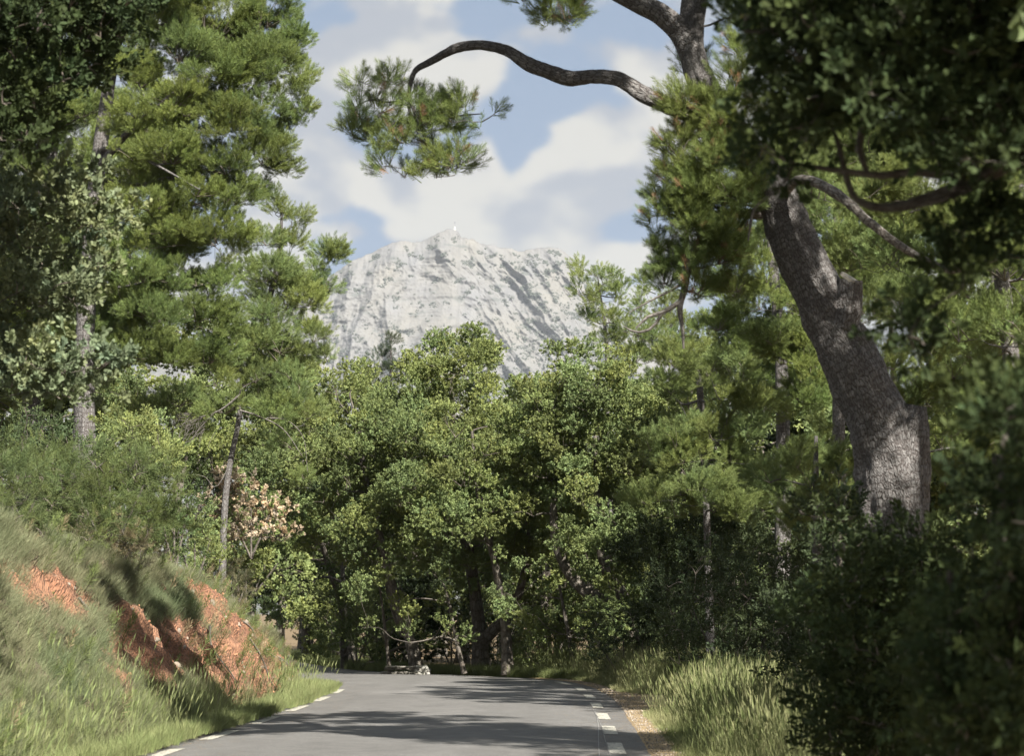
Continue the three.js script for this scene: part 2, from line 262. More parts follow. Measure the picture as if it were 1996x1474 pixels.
/**
 * A tree or shrub: trunk, a branch to each mass of foliage, twigs to each clump, and a crown of sprays.
 * o.trunk: list of points with radii; o.pads: [px, py, d, rx, ry] (photo pixels) or {c, r} in metres.
 */
function tree(o) {
  const r = rng(o.seed), root = thing(o.name, o.label, o.category, o.group, o.base);
  const off = o.base.clone().negate(), loc = (p) => p.clone().add(off);
  const nodes = [];
  const bark = o.bark ?? M.oakBark, limbMat = o.limbMat ?? bark;
  for (const stem of o.trunks ?? []) {
    const pts = stem.map((q) => q.p), rad = stem.map((q) => q.r);
    mesh('trunk', tube(pts.map(loc), rad, { radial: o.trunkRadial ?? 10, step: o.trunkStep ?? 0.25, wob: o.trunkWob ?? 0.09, seed: o.seed * 1.3, flare: o.flare ?? 0.3 }), bark, root);
    const curve = new THREE.CatmullRomCurve3(pts, false, 'centripetal');
    for (let i = 3; i <= 24; i++) { const t = i / 24, q = t * (rad.length - 1), a = Math.min(rad.length - 2, Math.floor(q)); nodes.push([curve.getPoint(t), mix(rad[a], rad[a + 1], q - a)]); }
  }
  if (!nodes.length) nodes.push([o.base.clone(), o.stemR ?? 0.04]);
  for (const b of o.limbs ?? []) {                                     // limbs the photograph shows one by one
    const pts = b.pts, rad = b.rad;
    mesh(b.name ?? 'branch', tube(pts.map(loc), rad, { radial: b.radial ?? 8, step: b.step ?? 0.1, wob: b.wob ?? 0.1, wobF: b.wobF ?? 3, seed: o.seed + pts[0].x }), b.mat ?? limbMat, root).userData.label = b.label;
    const curve = new THREE.CatmullRomCurve3(pts, false, 'centripetal'); for (let i = 1; i <= 10; i++) nodes.push([curve.getPoint(i / 10), mix(rad[0], rad[rad.length - 1], i / 10)]);
  }
  const pads = o.pads.map((p) => Array.isArray(p) ? { c: at(p[0], p[1], p[2]), r: V(p[3] * M2(p[2]), p[4] * M2(p[2]), p[3] * M2(p[2]) * 0.95), k: p[5] ?? 1 } : p);
  const c0 = nodes[Math.floor(nodes.length / 2)][0];
  pads.sort((a, b) => a.c.distanceTo(c0) - b.c.distanceTo(c0));
  const geos = o.geos, lists = geos.map(() => []), twigs = [], tint = o.tint, pine = o.pine;
  const clumpR = o.clumpR ?? 0.3, fine = pine && o.geos === G.pine, sprayS = (o.sprayS ?? 1) * (fine ? 0.72 : 1), per = (o.per ?? 30) * (fine ? 1.55 : 1), open = o.open ?? 1;
  for (const pad of pads) {
    let best = null, bd = 1e9;
    for (const n of nodes) { const dy = pad.c.y - n[0].y, d = n[0].distanceTo(pad.c) + Math.max(0, -dy - 0.1) * 1.5 + (dy > 0 ? 0 : 0.1); if (d < bd) { bd = d; best = n; } }
    const a = best[0], b = pad.c.clone().add(V(0, -pad.r.y * 0.25, 0)), L = a.distanceTo(b);
    const local = [];
    if (L > 0.12) {
      const m1 = a.clone().lerp(b, 0.35).add(V((r() - 0.5) * L * 0.2, (pine ? -0.02 : 0.05) * L + (r() - 0.5) * L * 0.15, (r() - 0.5) * L * 0.2)), m2 = a.clone().lerp(b, 0.7).add(V((r() - 0.5) * L * 0.16, L * 0.05 + (r() - 0.5) * L * 0.1, (r() - 0.5) * L * 0.16));
      const r0 = Math.min(best[1] * 0.7, (0.014 + L * 0.016) * (o.limbR ?? 1)), r1 = Math.max(0.005, r0 * 0.45);
      mesh('branch', tube([a, m1, m2, b].map(loc), [r0, mix(r0, r1, 0.4), mix(r0, r1, 0.7), r1], { radial: 5, step: Math.max(0.12, L / 9), wob: 0.12, seed: o.seed + L }), limbMat, root);
      const cv = new THREE.CatmullRomCurve3([a, m1, m2, b], false, 'centripetal');
      for (let i = 2; i <= 6; i++) { const e = [cv.getPoint(i / 6), mix(r0, r1, i / 6)]; nodes.push(e); if (i > 2) local.push(e); }
    } else local.push(best);
    const vol = pad.r.x * pad.r.y * pad.r.z, nc = Math.max(pad.k < 0.5 ? 1 : 3, Math.round((o.clumps ?? 1) * (pad.k ?? 1) * 0.62 * vol / Math.pow(clumpR, 3) * (vol > 0.3 ? 0.7 : 1)));
    const padHue = r(), padLum = 0.86 + 0.28 * r();
    for (let i = 0; i < nc; i++) {
      const dir = randDir(r), q = Math.pow(r(), 0.42); if (dir.y < -0.35 && r() < 0.6) dir.y *= -1;
      const cc = pad.c.clone().add(V(dir.x * pad.r.x * q, dir.y * pad.r.y * q, dir.z * pad.r.z * q));
      let bn = local[0], b2 = 1e9; for (const n of local) { const d = n[0].distanceTo(cc); if (d < b2) { b2 = d; bn = n; } }
      if (b2 > 0.06) {
        const mid = bn[0].clone().lerp(cc, 0.55).add(V((r() - 0.5) * b2 * 0.3, (r() - 0.2) * b2 * 0.2, (r() - 0.5) * b2 * 0.3));
        twigs.push(tube([bn[0], mid, cc].map(loc), [Math.min(0.016, 0.006 + b2 * 0.008), 0.006, 0.0035], { radial: 3, step: Math.max(0.08, b2 / 4), cap: false }));
      }
      const big = 0.5 + 1.0 * r() * r() + 0.25 * r(), cs = clumpR * big, hue = clamp(padHue + 0.6 * (r() - 0.5)), lum = padLum * (0.84 + 0.32 * r()), m = Math.max(4, Math.round(per * Math.pow(big / 0.96, 1.8) * (0.75 + 0.5 * r())));
      const growth = V(dir.x * 0.6, 0.55, dir.z * 0.6).normalize();
      for (let j = 0; j < m; j++) {
        const e = randDir(r); e.y = e.y * 0.8 + 0.12;
        const rr = cs * Math.pow(r(), 0.5) * open;
        const p = cc.clone().addScaledVector(e, rr);
        const aim = e.clone().multiplyScalar(0.75).addScaledVector(growth, pine ? 0.85 : 0.5).addScaledVector(randDir(r), pine ? 0.25 : 0.5).normalize();
        const s = sprayS * (0.72 + 0.5 * r()), v = lum * (0.82 + 0.36 * r()), y = hue * 0.22 - 0.11 + (r() - 0.5) * 0.12;
        let cr = tint[0] * v * (1 + y), cg = tint[1] * v * (1 + y * 0.35), cb = tint[2] * v * (1 - y * 0.6);
        if (o.mixTint && r() < o.mixTint[3]) { cr = o.mixTint[0] * v; cg = o.mixTint[1] * v; cb = o.mixTint[2] * v; }
        lists[r() < 0.55 ? 0 : 1 % geos.length].push([place(loc(p), aim, r() * 6.28, s), cr, cg, cb]);
      }
    }
  }
  geos.forEach((g, i) => { if (!lists[i].length) return; sprays += lists[i].length; instances('crown', g, o.leaf ?? M.leaf, lists[i], root, i ? undefined : o.crownLabel); });
  if (twigs.length) mesh('twigs', mergeGeometries(twigs), o.twig ?? M.twig, root, 'stuff');
  return { root, nodes, loc };
}
const stem = (list) => list.map(([px, py, d, rad]) => ({ p: at(px, py, d), r: rad }));
const line = (d, list) => list.map(([px, py, dd]) => at(px, py, dd ?? d));

// ---------------------------------------------------------------- road and land
const LL = [[-4.6, -20], [-4.3, 0], [-3.72, 27], [-3.45, 36], [-3.32, 48], [-3.5, 53], [-4.3, 57.5], [-6, 61.5], [-8.4, 67], [-11.4, 79], [-15.5, 92], [-24, 102], [-40, 108]];
const RR = [[0.45, -20], [0.7, 0], [1.12, 27], [1.3, 36], [1.38, 48], [1.2, 54], [0.5, 58.7], [-1.2, 62], [-4, 67], [-7, 80], [-9.6, 97], [-17, 109], [-37, 117]];
const cL = new THREE.CatmullRomCurve3(LL.map(([x, d]) => V(x, 0, -d)), false, 'centripetal'), cR = new THREE.CatmullRomCurve3(RR.map(([x, d]) => V(x, 0, -d)), false, 'centripetal');
const lineL = [], lineR = []; for (let i = 0; i <= 600; i++) { lineL.push(cL.getPoint(i / 600)); lineR.push(cR.getPoint(i / 600)); }
const xAt = (arr, d) => { for (let i = 1; i < arr.length; i++) if (-arr[i].z >= d) { const a = arr[i - 1], b = arr[i], t = (d + a.z) / (a.z - b.z || 1e-6); return mix(a.x, b.x, clamp(t)); } return arr[arr.length - 1].x; };

const asphaltTex = (() => { const r = rng(5), g = new Float32Array(1024 * 1024); for (let i = 0; i < g.length; i++) g[i] = r();
  return { map: dataTexture(1024, 1024, (u, v, i, j) => { const s = g[j * 1024 + i], s2 = g[(j >> 1) * 1024 + (i >> 1)], a = 0.372 + 0.16 * (s - 0.5) + 0.13 * (s2 - 0.5) + 0.07 * loopN(u, v, 9, 1, 4) + (s2 > 0.975 ? 0.2 : 0); return [a * 1.005, a, a * 0.985]; }, true), bumpMap: dataTexture(512, 512, (u, v, i, j) => { const a = g[j * 1024 + i]; return [a, a, a]; }) }; })();
M.asphalt = new THREE.MeshStandardMaterial({ ...asphaltTex, bumpScale: 0.004, roughness: 0.86, vertexColors: true });
{
  const pos = [], uv = [], col = [], idx = [], n = 600, k = 49;
  for (let i = 0; i <= n; i++) { const a = lineL[i], b = lineR[i];
    for (let j = 0; j < k; j++) { const t = mix(-0.055, 1.085, j / (k - 1)), p = a.clone().lerp(b, t), e = (j === 0 || j === k - 1) ? 0.09 * N(p.z * 1.3, j, 2) + 0.05 * N(p.z * 5, j, 4) : 0;
      const x = p.x + e, d = -p.z, y = 0.012 + 0.03 * (1 - (2 * t - 1) ** 2);
      pos.push(x, y, p.z); uv.push(x / 2.6, d / 2.6);
      const track = 0.05 * (Math.exp(-(((t - 0.2) / 0.07) ** 2)) + Math.exp(-(((t - 0.42) / 0.07) ** 2)) + Math.exp(-(((t - 0.62) / 0.07) ** 2)) + Math.exp(-(((t - 0.84) / 0.07) ** 2))) * (0.6 + 1.2 * fbm(d * 0.2, j, 3, 2)), patch = (d > 33.4 && d < 36.8 && t > 0.52 && t < 0.78) || (d > 44.2 && d < 46.6 && t > 0.1 && t < 0.36) ? -0.07 : 0, pale = smooth(0.05, 0.4, fbm(x * 0.5, d * 0.14, 3, 3)), worn = smooth(0.0, 1, 1 - Math.hypot((x + 1.7) / 1.6, (d - 48.5) / 2.4)) * (0.5 + 0.8 * fbm(x * 2, d * 0.7, 8, 3));
      const c = 0.92 + 0.22 * fbm(x * 0.9, d * 0.3, 1, 4) + 0.1 * pale + 0.6 * clamp(worn) + track + patch + 0.07 * fbm(x * 5, d * 1.6, 6, 2); col.push(c * 1.0, c * 0.985, c * 0.96); } }
  for (let i = 0; i < n; i++) for (let j = 0; j < k - 1; j++) { const a = i * k + j; idx.push(a, a + k, a + 1, a + 1, a + k, a + k + 1); }
  const g = geom(pos, idx.reverse(), uv, col);
  const road = structure('road', g, M.asphalt, 'grey two lane asphalt road bending left between the trees');
  const paintTex = dataTexture(256, 256, (u, v) => { const a = 0.84 + 0.2 * loopN(u, v, 24, 3, 3) - 0.4 * smooth(0.06, 0.2, loopN(u, v, 40, 7, 3)); return [a, a * 0.99, a * 0.95]; }, true);
  const paint = new THREE.MeshStandardMaterial({ map: paintTex, color: lin(0.62, 0.61, 0.57), roughness: 0.7 });
  const rr = rng(77);
  function strip(d0, d1, side, offset, w) {
    const P = [], U = [], I = [], arr = side < 0 ? lineL : lineR, other = side < 0 ? lineR : lineL, m = 6;
    for (let i = 0; i <= m; i++) { const d = mix(d0, d1, i / m), x = xAt(arr, d), o = xAt(other, d), wd = Math.abs(o - x) || 4.8; const dx = (xAt(arr, d + 0.3) - x) / 0.3, nx = 1 / Math.hypot(1, dx), nz = -dx * nx;
      const off = typeof offset === 'function' ? offset(d) : offset;
      for (const s of [-0.5, 0.5]) { const q = off + s * w + (rr() - 0.5) * 0.004; P.push(x + q * nx, 0.0185 + yBias(q, side, wd), -d - q * nz); U.push(q, d); } }
    for (let i = 0; i < m; i++) I.push(i * 2, i * 2 + 1, i * 2 + 2, i * 2 + 1, i * 2 + 3, i * 2 + 2);
    return geom(P, I, U);
  }
  function yBias(q, side, wd) { const t = side < 0 ? q / wd : 1 + q / wd; return 0.03 * (1 - (2 * t - 1) ** 2); }
  for (let s = 10.6; s < 58; s += 4.42) mesh('lane_dash', strip(s - 1.15 + 0.35, s + 1.15 + 0.35, 1, 0, 0.17), paint, road);
  for (let s = 9.6; s < 53; s += 4.42) mesh('lane_dash', strip(s - 1.2, s + 1.2, -1, 0, 0.17), paint, road);
  for (const [s, e] of [[60, 61.5], [88, 91], [93, 96]]) mesh('lane_dash', strip(s, e, 1, -0.05, 0.16), paint, road);
  const guide = new THREE.MeshStandardMaterial({ color: lin(0.24, 0.235, 0.225), roughness: 0.8 });
  for (const o of [(d) => -0.21 + 0.011 * (d - 27), () => -0.094]) for (let s = 12; s < 40; s += 4) mesh('guide_line', strip(s, s + 3.98, 1, o, 0.008), guide, road);
}

// land: one sheet to the horizon, leaf litter under the trees
const litterTex = dataTexture(512, 512, (u, v) => { const a = 0.5 + 0.55 * loopN(u, v, 30, 2, 4), b = loopN(u, v, 70, 6, 2); return [0.36 + 0.14 * a + 0.1 * b, 0.30 + 0.12 * a + 0.08 * b, 0.21 + 0.08 * a + 0.04 * b]; }, true);
M.soil = new THREE.MeshStandardMaterial({ map: litterTex, roughness: 0.95, vertexColors: true });
const landH = (x, d) => -0.03 + (x > 3 && d < 70 ? -0.0 : 0) + 0.12 * fbm(x * 0.12, d * 0.12, 4, 3) * smooth(2.5, 8, Math.abs(x + 1.2));
{
  const xs = [], ds = []; for (let x = -40; x <= 40; x += 1) xs.push(x); for (const x of [60, 100, 200, 500, 1200, 3000, 7000]) { xs.push(x); xs.unshift(-x); }
  for (let d = -30; d <= 120; d += 1) ds.push(d); for (const d of [150, 200, 300, 500, 900, 1500, 2600, 4000, 6500, 9000]) ds.push(d); for (const d of [-60, -150, -600, -3000]) ds.unshift(d);
  const P = [], U = [], C = [], I = [];
  for (const d of ds) for (const x of xs) { const nearRoad = smooth(4.5, 2.8, Math.abs(x - (xAt(lineL, clamp(d, -20, 125)) + xAt(lineR, clamp(d, -20, 125))) / 2)); P.push(x, mix(landH(x, d), -0.03, nearRoad), -d); U.push(x / 2, d / 2); const c = 0.85 + 0.5 * fbm(x * 0.3, d * 0.3, 2, 2); C.push(c, c, c); }
  const k = xs.length; for (let i = 0; i < ds.length - 1; i++) for (let j = 0; j < k - 1; j++) { const a = i * k + j; I.push(a, a + 1, a + k, a + 1, a + k + 1, a + k); }
  structure('ground', geom(P, I, U, C), M.soil, 'brown leaf litter ground under the trees');
}
// sandy shoulder along the right edge
{
  const P = [], U = [], C = [], I = [], k = 9; let n = 0;
  for (let d = 8; d <= 60; d += 0.2, n++) for (let j = 0; j < k; j++) { const e = xAt(lineR, d) + 0.30, w = 0.5 + 1.4 * smooth(37, 42, d) * smooth(50, 46, d) + 0.25 * N(d * 0.7, 2, 3), x = e + w * j / (k - 1); P.push(x, 0.014 - (j === 0 ? 0.03 : 0) - 0.034 * smooth(0.8, 1, j / (k - 1)) + 0.012 * N(x * 6, d * 6, 1), -d); U.push(x / 1.1, d / 1.1); const c = 1 + 0.7 * fbm(x * 2, d * 2, 5, 3); C.push(1.6 * c, 1.7 * c, 1.85 * c); }
  for (let i = 0; i < n - 1; i++) for (let j = 0; j < k - 1; j++) { const a = i * k + j; I.push(a, a + 1, a + k, a + 1, a + k + 1, a + k); }
  structure('shoulder', geom(P, I, U, C), M.soil, 'strip of tan grit beside the right edge of the road');
  const r = rng(91), list = [], peb = new THREE.IcosahedronGeometry(0.010, 0);
  for (let i = 0; i < 3800; i++) { const d = 25 + 34 * r(), x = xAt(lineR, d) + 0.36 + r() * r() * 1.5, c = 0.15 + 0.2 * r(); list.push([place(V(x, 0.018, -d), randDir(r), r() * 6, 0.4 + 1.3 * r() * r()), c, c * 0.86, c * 0.7]); }
  instances('gravel', peb, new THREE.MeshStandardMaterial({ roughness: 0.95 }), list, scene, 'loose tan gravel on the right shoulder');
}

// the cutting on the left: red earth, gullied, with the slope's crest falling away towards the bend
const bankTop = (d) => { const a = [[-30, 3.2], [10, 2.9], [28, 2.5], [37, 2.17], [45, 1.75], [50, 1.36], [53.5, 0.75], [57, 0.3], [62, 0.2], [75, 0.5], [100, 0.9], [140, 1.2]]; for (let i = 1; i < a.length; i++) if (d <= a[i][0]) return mix(a[i - 1][1], a[i][1], smooth(a[i - 1][0], a[i][0], d)); return 1.2; };
const bankFoot = (d) => xAt(lineL, clamp(d, -20, 128)) - 0.55 - 0.5 * smooth(40, 50, d) * smooth(64, 56, d) - 0.12 * N(d * 0.25, 1, 1);
function bankPoint(d, s) {                                                 // s: 0 at the foot, 1 at the crest, more on the land above
  const H = bankTop(d), w = Math.max(0.5, H * 0.62), f = bankFoot(d);
  let x, y;
  if (s <= 1) { x = f - w * s; y = H * (0.1 * s + 0.9 * Math.pow(smooth(-0.12, 1.12, s), 0.9)); y *= 1; } else { const e = s - 1; x = f - w - e * 6; y = H * 0.985 + e * 0.75 + 0.25 * fbm(x * 0.25, d * 0.25, 3, 3) * clamp(e * 2); }
  const face = smooth(0, 0.15, s) * smooth(1.5, 0.9, s) * clamp(H / 1.2);
  const dis = face * (0.32 * fbm(d * 0.55, y * 0.35, 2, 3) + 0.24 * ridged(d * 1.1 + y * 0.5, y * 0.3, 6, 3) + 0.09 * N(d * 0.9, y * 3.6, 9) + 0.06 * N(d * 5, y * 5, 1) + 0.025 * N(d * 14, y * 14, 5));
  return V(x + dis, y + dis * 0.35 - 0.02 * (s <= 0 ? 1 : 0), -d);
}
const bareEarth = (d, s) => {                                              // where the red soil shows (measured on the photograph)
  const spot = (d0, s0, rd, rs) => 1 - Math.hypot((d - d0) / rd, (s - s0) / rs);
  const m = Math.max(1.8 * spot(43.5, 0.4, 6.5, 0.46), 1.7 * spot(48, 0.5, 5, 0.5), spot(39, 0.2, 3.4, 0.26), 1.3 * spot(36.5, 0.38, 4.6, 0.24), spot(32, 0.34, 3, 0.13), spot(32.5, 0.5, 2, 0.16), spot(28.6, 0.62, 2.2, 0.1), spot(41, 0.85, 4, 0.14), spot(51.5, 0.35, 2.5, 0.4));
  return smooth(-0.1, 0.3, m * 0.7 + 0.06 + 0.55 * fbm(d * 0.9, s * 5, 7, 3) + 0.75 * fbm((d + s * 2.2) * 2.4, s * 3.2, 17, 3));
};
{
  const ss = []; for (let i = -2; i <= 44; i++) ss.push(i / 44 * 1.0); for (const s of [1.03, 1.07, 1.12, 1.2, 1.3, 1.45, 1.65, 1.9, 2.3, 2.8, 3.5, 4.5, 6, 9, 14]) ss.push(s);
  const P = [], U = [], C = [], I = []; let n = 0;
  for (let d = -20; d <= 126; d += d > 14 && d < 58 ? 0.11 : 0.8, n++) for (const s of ss) {
    const p = s < 0 ? bankPoint(d, 0).add(V(-s * 8, -0.04 + s * 0.3, 0)) : bankPoint(d, s); P.push(p.x, p.y, p.z); U.push(d / 1.3, (p.y - p.x * 0.6) / 1.3);
    const b = s < 1.1 ? bareEarth(d, s) : 0, v = 0.85 + 0.55 * fbm(d * 1.7, s * 9, 3, 4), y = fbm(d * 0.8, s * 4, 9, 3);
    C.push(mix(0.17, 0.40 + 0.14 * y, b) * v, mix(0.135, 0.20 + 0.10 * y, b) * v, mix(0.085, 0.115 + 0.06 * y, b) * v); }
  const k = ss.length; for (let i = 0; i < n - 1; i++) for (let j = 0; j < k - 1; j++) { const a = i * k + j; I.push(a, a + k, a + 1, a + 1, a + k, a + k + 1); }
  const soilTex = dataTexture(512, 512, (u, v) => { const a = 0.86 + 0.5 * loopN(u, v, 40, 4, 4); return [a, a, a]; }, true), soilBump = dataTexture(512, 512, (u, v) => { const a = 0.5 + loopN(u, v, 46, 8, 4); return [a, a, a]; });
  structure('embankment', geom(P, I, U, C), new THREE.MeshStandardMaterial({ map: soilTex, bumpMap: soilBump, bumpScale: 0.05, roughness: 0.96, vertexColors: true }), 'red earth cutting with patchy grass on the left of the road');
  // crumbled clods and pale stones on the slope
  const r = rng(33), clods = [], stoneGeos = [0, 1, 2].map((q) => { const g = new THREE.IcosahedronGeometry(1, 1), a = g.attributes.position; for (let i = 0; i < a.count; i++) { const x = a.getX(i), y = a.getY(i), z = a.getZ(i), f = 1 + 0.45 * N(x * 1.3 + q * 9, y * 1.3, z * 1.3); a.setXYZ(i, x * f, y * f * 0.7, z * f * 0.9); } g.computeVertexNormals(); return g; });
  G.stones = stoneGeos;
  for (let i = 0; i < 15000; i++) { const d = 18 + 38 * r(), s = r() * 0.98; if (r() > bareEarth(d, s)) continue; const p = bankPoint(d, s), v = 0.75 + 0.5 * r(); clods.push([place(p, randDir(r), r() * 6, 0.006 + 0.028 * r() * r() * r() * r()), 0.36 * v, 0.18 * v, 0.10 * v]); }
  const stones = []; for (let i = 0; i < 260; i++) { const d = 20 + 34 * r(), s = r(); if (r() > 0.25 + bareEarth(d, s)) continue; const v = 0.7 + 0.5 * r(); stones.push([place(bankPoint(d, s), randDir(r), r() * 6, 0.02 + 0.05 * r() * r()), 0.25 * v, 0.21 * v, 0.165 * v]); }
  instances('bank_stones', stoneGeos[1], new THREE.MeshStandardMaterial({ roughness: 0.95 }), stones, scene, 'pale stones lying in the red bank');
  for (const [d, s, n] of [[46.5, 0.75, 0], [49.5, 0.55, 1], [42, 0.5, 2], [38.5, 0.55, 3], [51.5, 0.5, 4], [30, 0.62, 5]]) { const t = thing('bare_root', `grey root hanging out of the red bank, ${['near its right end', 'low at its right end', 'in the middle of the red face', 'left of the red face', 'at the very end by the road', 'high on the left'][n]}`, 'root', 'roots in the red bank', bankPoint(d, s)), pts = []; for (let k = 0; k < 5; k++) pts.push(bankPoint(d + k * 0.09 + 0.15 * (r() - 0.5), s - k * 0.1).sub(t.position).add(V(0.03 + 0.04 * r(), 0.02, 0))); mesh('root', tube(pts, [0.022, 0.02, 0.016, 0.011, 0.005], { radial: 5, step: 0.08, wob: 0.2, seed: d }), M.oakBark, t); }
  instances('clods', stoneGeos[0], new THREE.MeshStandardMaterial({ roughness: 0.96 }), clods, scene, 'crumbled red clods on the bare earth of the cutting');
}

// ---------------------------------------------------------------- the mountain
{
  const prof = [[-1200, 1150], [-400, 900], [300, 700], [450, 640], [560, 582], [625, 542], [679, 504], [709, 491], [739, 476], [760, 467], [787, 461], [802, 465], [820, 462], [835, 455], [856, 446], [868, 440], [883, 438], [892, 444], [898, 455], [920, 458], [931, 465], [944, 470], [962, 470], [974, 476], [998, 477], [1013, 484], [1025, 480], [1049, 477], [1067, 475], [1088, 476], [1103, 483], [1112, 492], [1119, 508], [1150, 550], [1230, 640], [1400, 740], [1800, 860], [2600, 900], [3600, 1150]];
  const D = 5500, m = D / F, sky = prof.map(([x, y]) => [(x - 998) * m, EYE + (HORIZON - y) * m]);
  const S = (x) => { for (let i = 1; i < sky.length; i++) if (x <= sky[i][0]) { const t = (x - sky[i - 1][0]) / (sky[i][0] - sky[i - 1][0]); return mix(sky[i - 1][1], sky[i][1], t); } return 0; };
  const xs = []; for (let x = -2300; x < -520; x += 30) xs.push(x); for (let x = -520; x < 260; x += 1.55) xs.push(x); for (let x = 260; x < 2800; x += 30) xs.push(x);
  const vs = []; for (let i = 0; i < 24; i++) vs.push(i / 24 * 0.5); for (let i = 0; i <= 230; i++) vs.push(0.5 + 0.5 * i / 230);
  function surf(x, v) {
    const top = S(x) + (v > 0.9 ? 4.5 * fbm(x * 0.09, 3, 1, 4) : 0) * smooth(0.9, 1, v), y = top * v;
    // ribs run down to the right of the summit, straighter on its left
    const lean = 0.75 * smooth(-260, -60, x) - 0.15, q = x - (834 - y) * lean;
    const w = 30 * fbm(x * 0.008, y * 0.008, 2, 3);
    const rib = 74 * ridged((q + w) / 150, y / 900, 1.3, 2) + 26 * ridged((q + w * 1.4) / 55, y / 190, 4.1, 3) + 17 * fbm(q / 30, y / 34, 3, 4) + 3.5 * ridged(x / 14, y / 16, 6, 3) + 1.6 * fbm(x / 5, y / 5, 2, 2);
    const ledge = 9 * fbm(x / 90, y / 17, 8, 3);
    const slope = 0.62 * (top - y) + 0.0009 * (top - y) ** 2;
    const fade = smooth(1.0, 0.93, v);
    return V(x, y, -(D + 40 - slope - (rib + ledge) * (0.25 + 0.75 * fade)));
  }
  const P = [], C = [], I = [], scrub = [], r = rng(401);
  for (const v of vs) for (const x of xs) { const p = surf(x, v); P.push(p.x, p.y, p.z);
    const a = 0.94 + 0.22 * fbm(p.x / 30, p.y / 30, 5, 4), warm = clamp(0.5 + 1.3 * fbm(p.x / 60, p.y / 90, 9, 3)), streak = 1 - 0.10 * smooth(0.05, 0.4, fbm(p.x / 6, p.y / 50, 2, 3));
    const low = smooth(0.18, 0.42, fbm(p.x / 45, p.y / 16, 4, 4) + 0.35 * smooth(560, 420, p.y));
    let c = [mix(0.134, 0.154, warm), mix(0.135, 0.148, warm), mix(0.137, 0.131, warm)].map((q) => q * a * streak);
    c = c.map((q, i) => mix(q, [0.075, 0.083, 0.076][i], low * 0.8)); C.push(...c); }
  // over the crest and down the far side
  for (const [dy, dz] of [[0.97, 40], [0.75, 300], [0, 1200]]) for (const x of xs) { const p = surf(x, 1); P.push(x, p.y * dy, p.z - dz); C.push(0.5, 0.5, 0.47); }
  const k = xs.length, n = vs.length + 3; for (let i = 0; i < n - 1; i++) for (let j = 0; j < k - 1; j++) { const a = i * k + j; I.push(a, a + 1, a + k, a + 1, a + k + 1, a + k); }
  const mountain = structure('mountain', geom(P, I, null, C), new THREE.MeshStandardMaterial({ vertexColors: true, roughness: 0.95 }), 'pale grey limestone mountain behind the trees');
  // scrub on the ledges: countless dark bushes
  for (let i = 0; i < 120000 && scrub.length < 9000; i++) {
    const x = -520 + 780 * r(), v = 0.52 + 0.47 * Math.sqrt(r()), p = surf(x, v), e = fbm(p.x / 26, p.y / 20, 11, 3), low = smooth(640, 500, p.y);
    if (e < 0.10 - 0.2 * low - 0.12 * smooth(-60, 60, x) + 0.26 * r()) continue;
    const c = 0.8 + 0.5 * r(); scrub.push([place(p, V(0, 1, 0), r() * 6, 1.1 + 2.6 * r() * r()), 0.05 * c, 0.058 * c, 0.046 * c]);
  }
  const bush = new THREE.IcosahedronGeometry(1, 1), a = bush.attributes.position; for (let i = 0; i < a.count; i++) { const f = 1 + 0.5 * N(a.getX(i) * 2, a.getY(i) * 2, a.getZ(i) * 2); a.setXYZ(i, a.getX(i) * f, a.getY(i) * f * 0.85, a.getZ(i) * f); }
  const s = instances('mountain_scrub', bush, new THREE.MeshStandardMaterial({ roughness: 1 }), scrub, scene, 'dark scrub dotted over the limestone mountain');
  // the summit cross on its stepped masonry base
  const top = surf((883 - 998) * m, 1), cr = thing('summit_cross', 'tiny cross on a stone pedestal at the top of the mountain', 'cross', null, V(top.x + 2, top.y - 2, top.z));
  cr.scale.setScalar(0.78);
  const stone = new THREE.MeshStandardMaterial({ color: lin(0.5, 0.49, 0.46), roughness: 0.9 }), iron = new THREE.MeshStandardMaterial({ color: lin(0.12, 0.12, 0.13), roughness: 0.6, metalness: 0.4 });
  const ped = new THREE.CylinderGeometry(1.6, 3.0, 10, 4); ped.translate(0, 5, 0); mesh('pedestal', ped, stone, cr);
  const capg = new THREE.BoxGeometry(3.2, 0.6, 3.2); capg.translate(0, 10.3, 0); mesh('pedestal_cap', capg, stone, cr);
  const up = new THREE.BoxGeometry(1.1, 14, 1.1); up.translate(0, 17.6, 0); mesh('upright', up, iron, cr);
  const arm = new THREE.BoxGeometry(6.4, 1.05, 1.04); arm.translate(0, 20.6, 0); mesh('arm', arm, iron, cr);
}

// ---------------------------------------------------------------- trees
const PINE = [0.145, 0.188, 0.052], YOUNG = [0.166, 0.212, 0.068], OAK = [0.196, 0.238, 0.086], SHADED_LEAF = [0.050, 0.070, 0.026], PALE = [0.18, 0.215, 0.115];  // the darkest leaf tint has deep shade worked into its colour
const pineSet = { pine: true, bark: M.pineDark, limbMat: M.pineDark, geos: G.pine, leaf: M.needle };

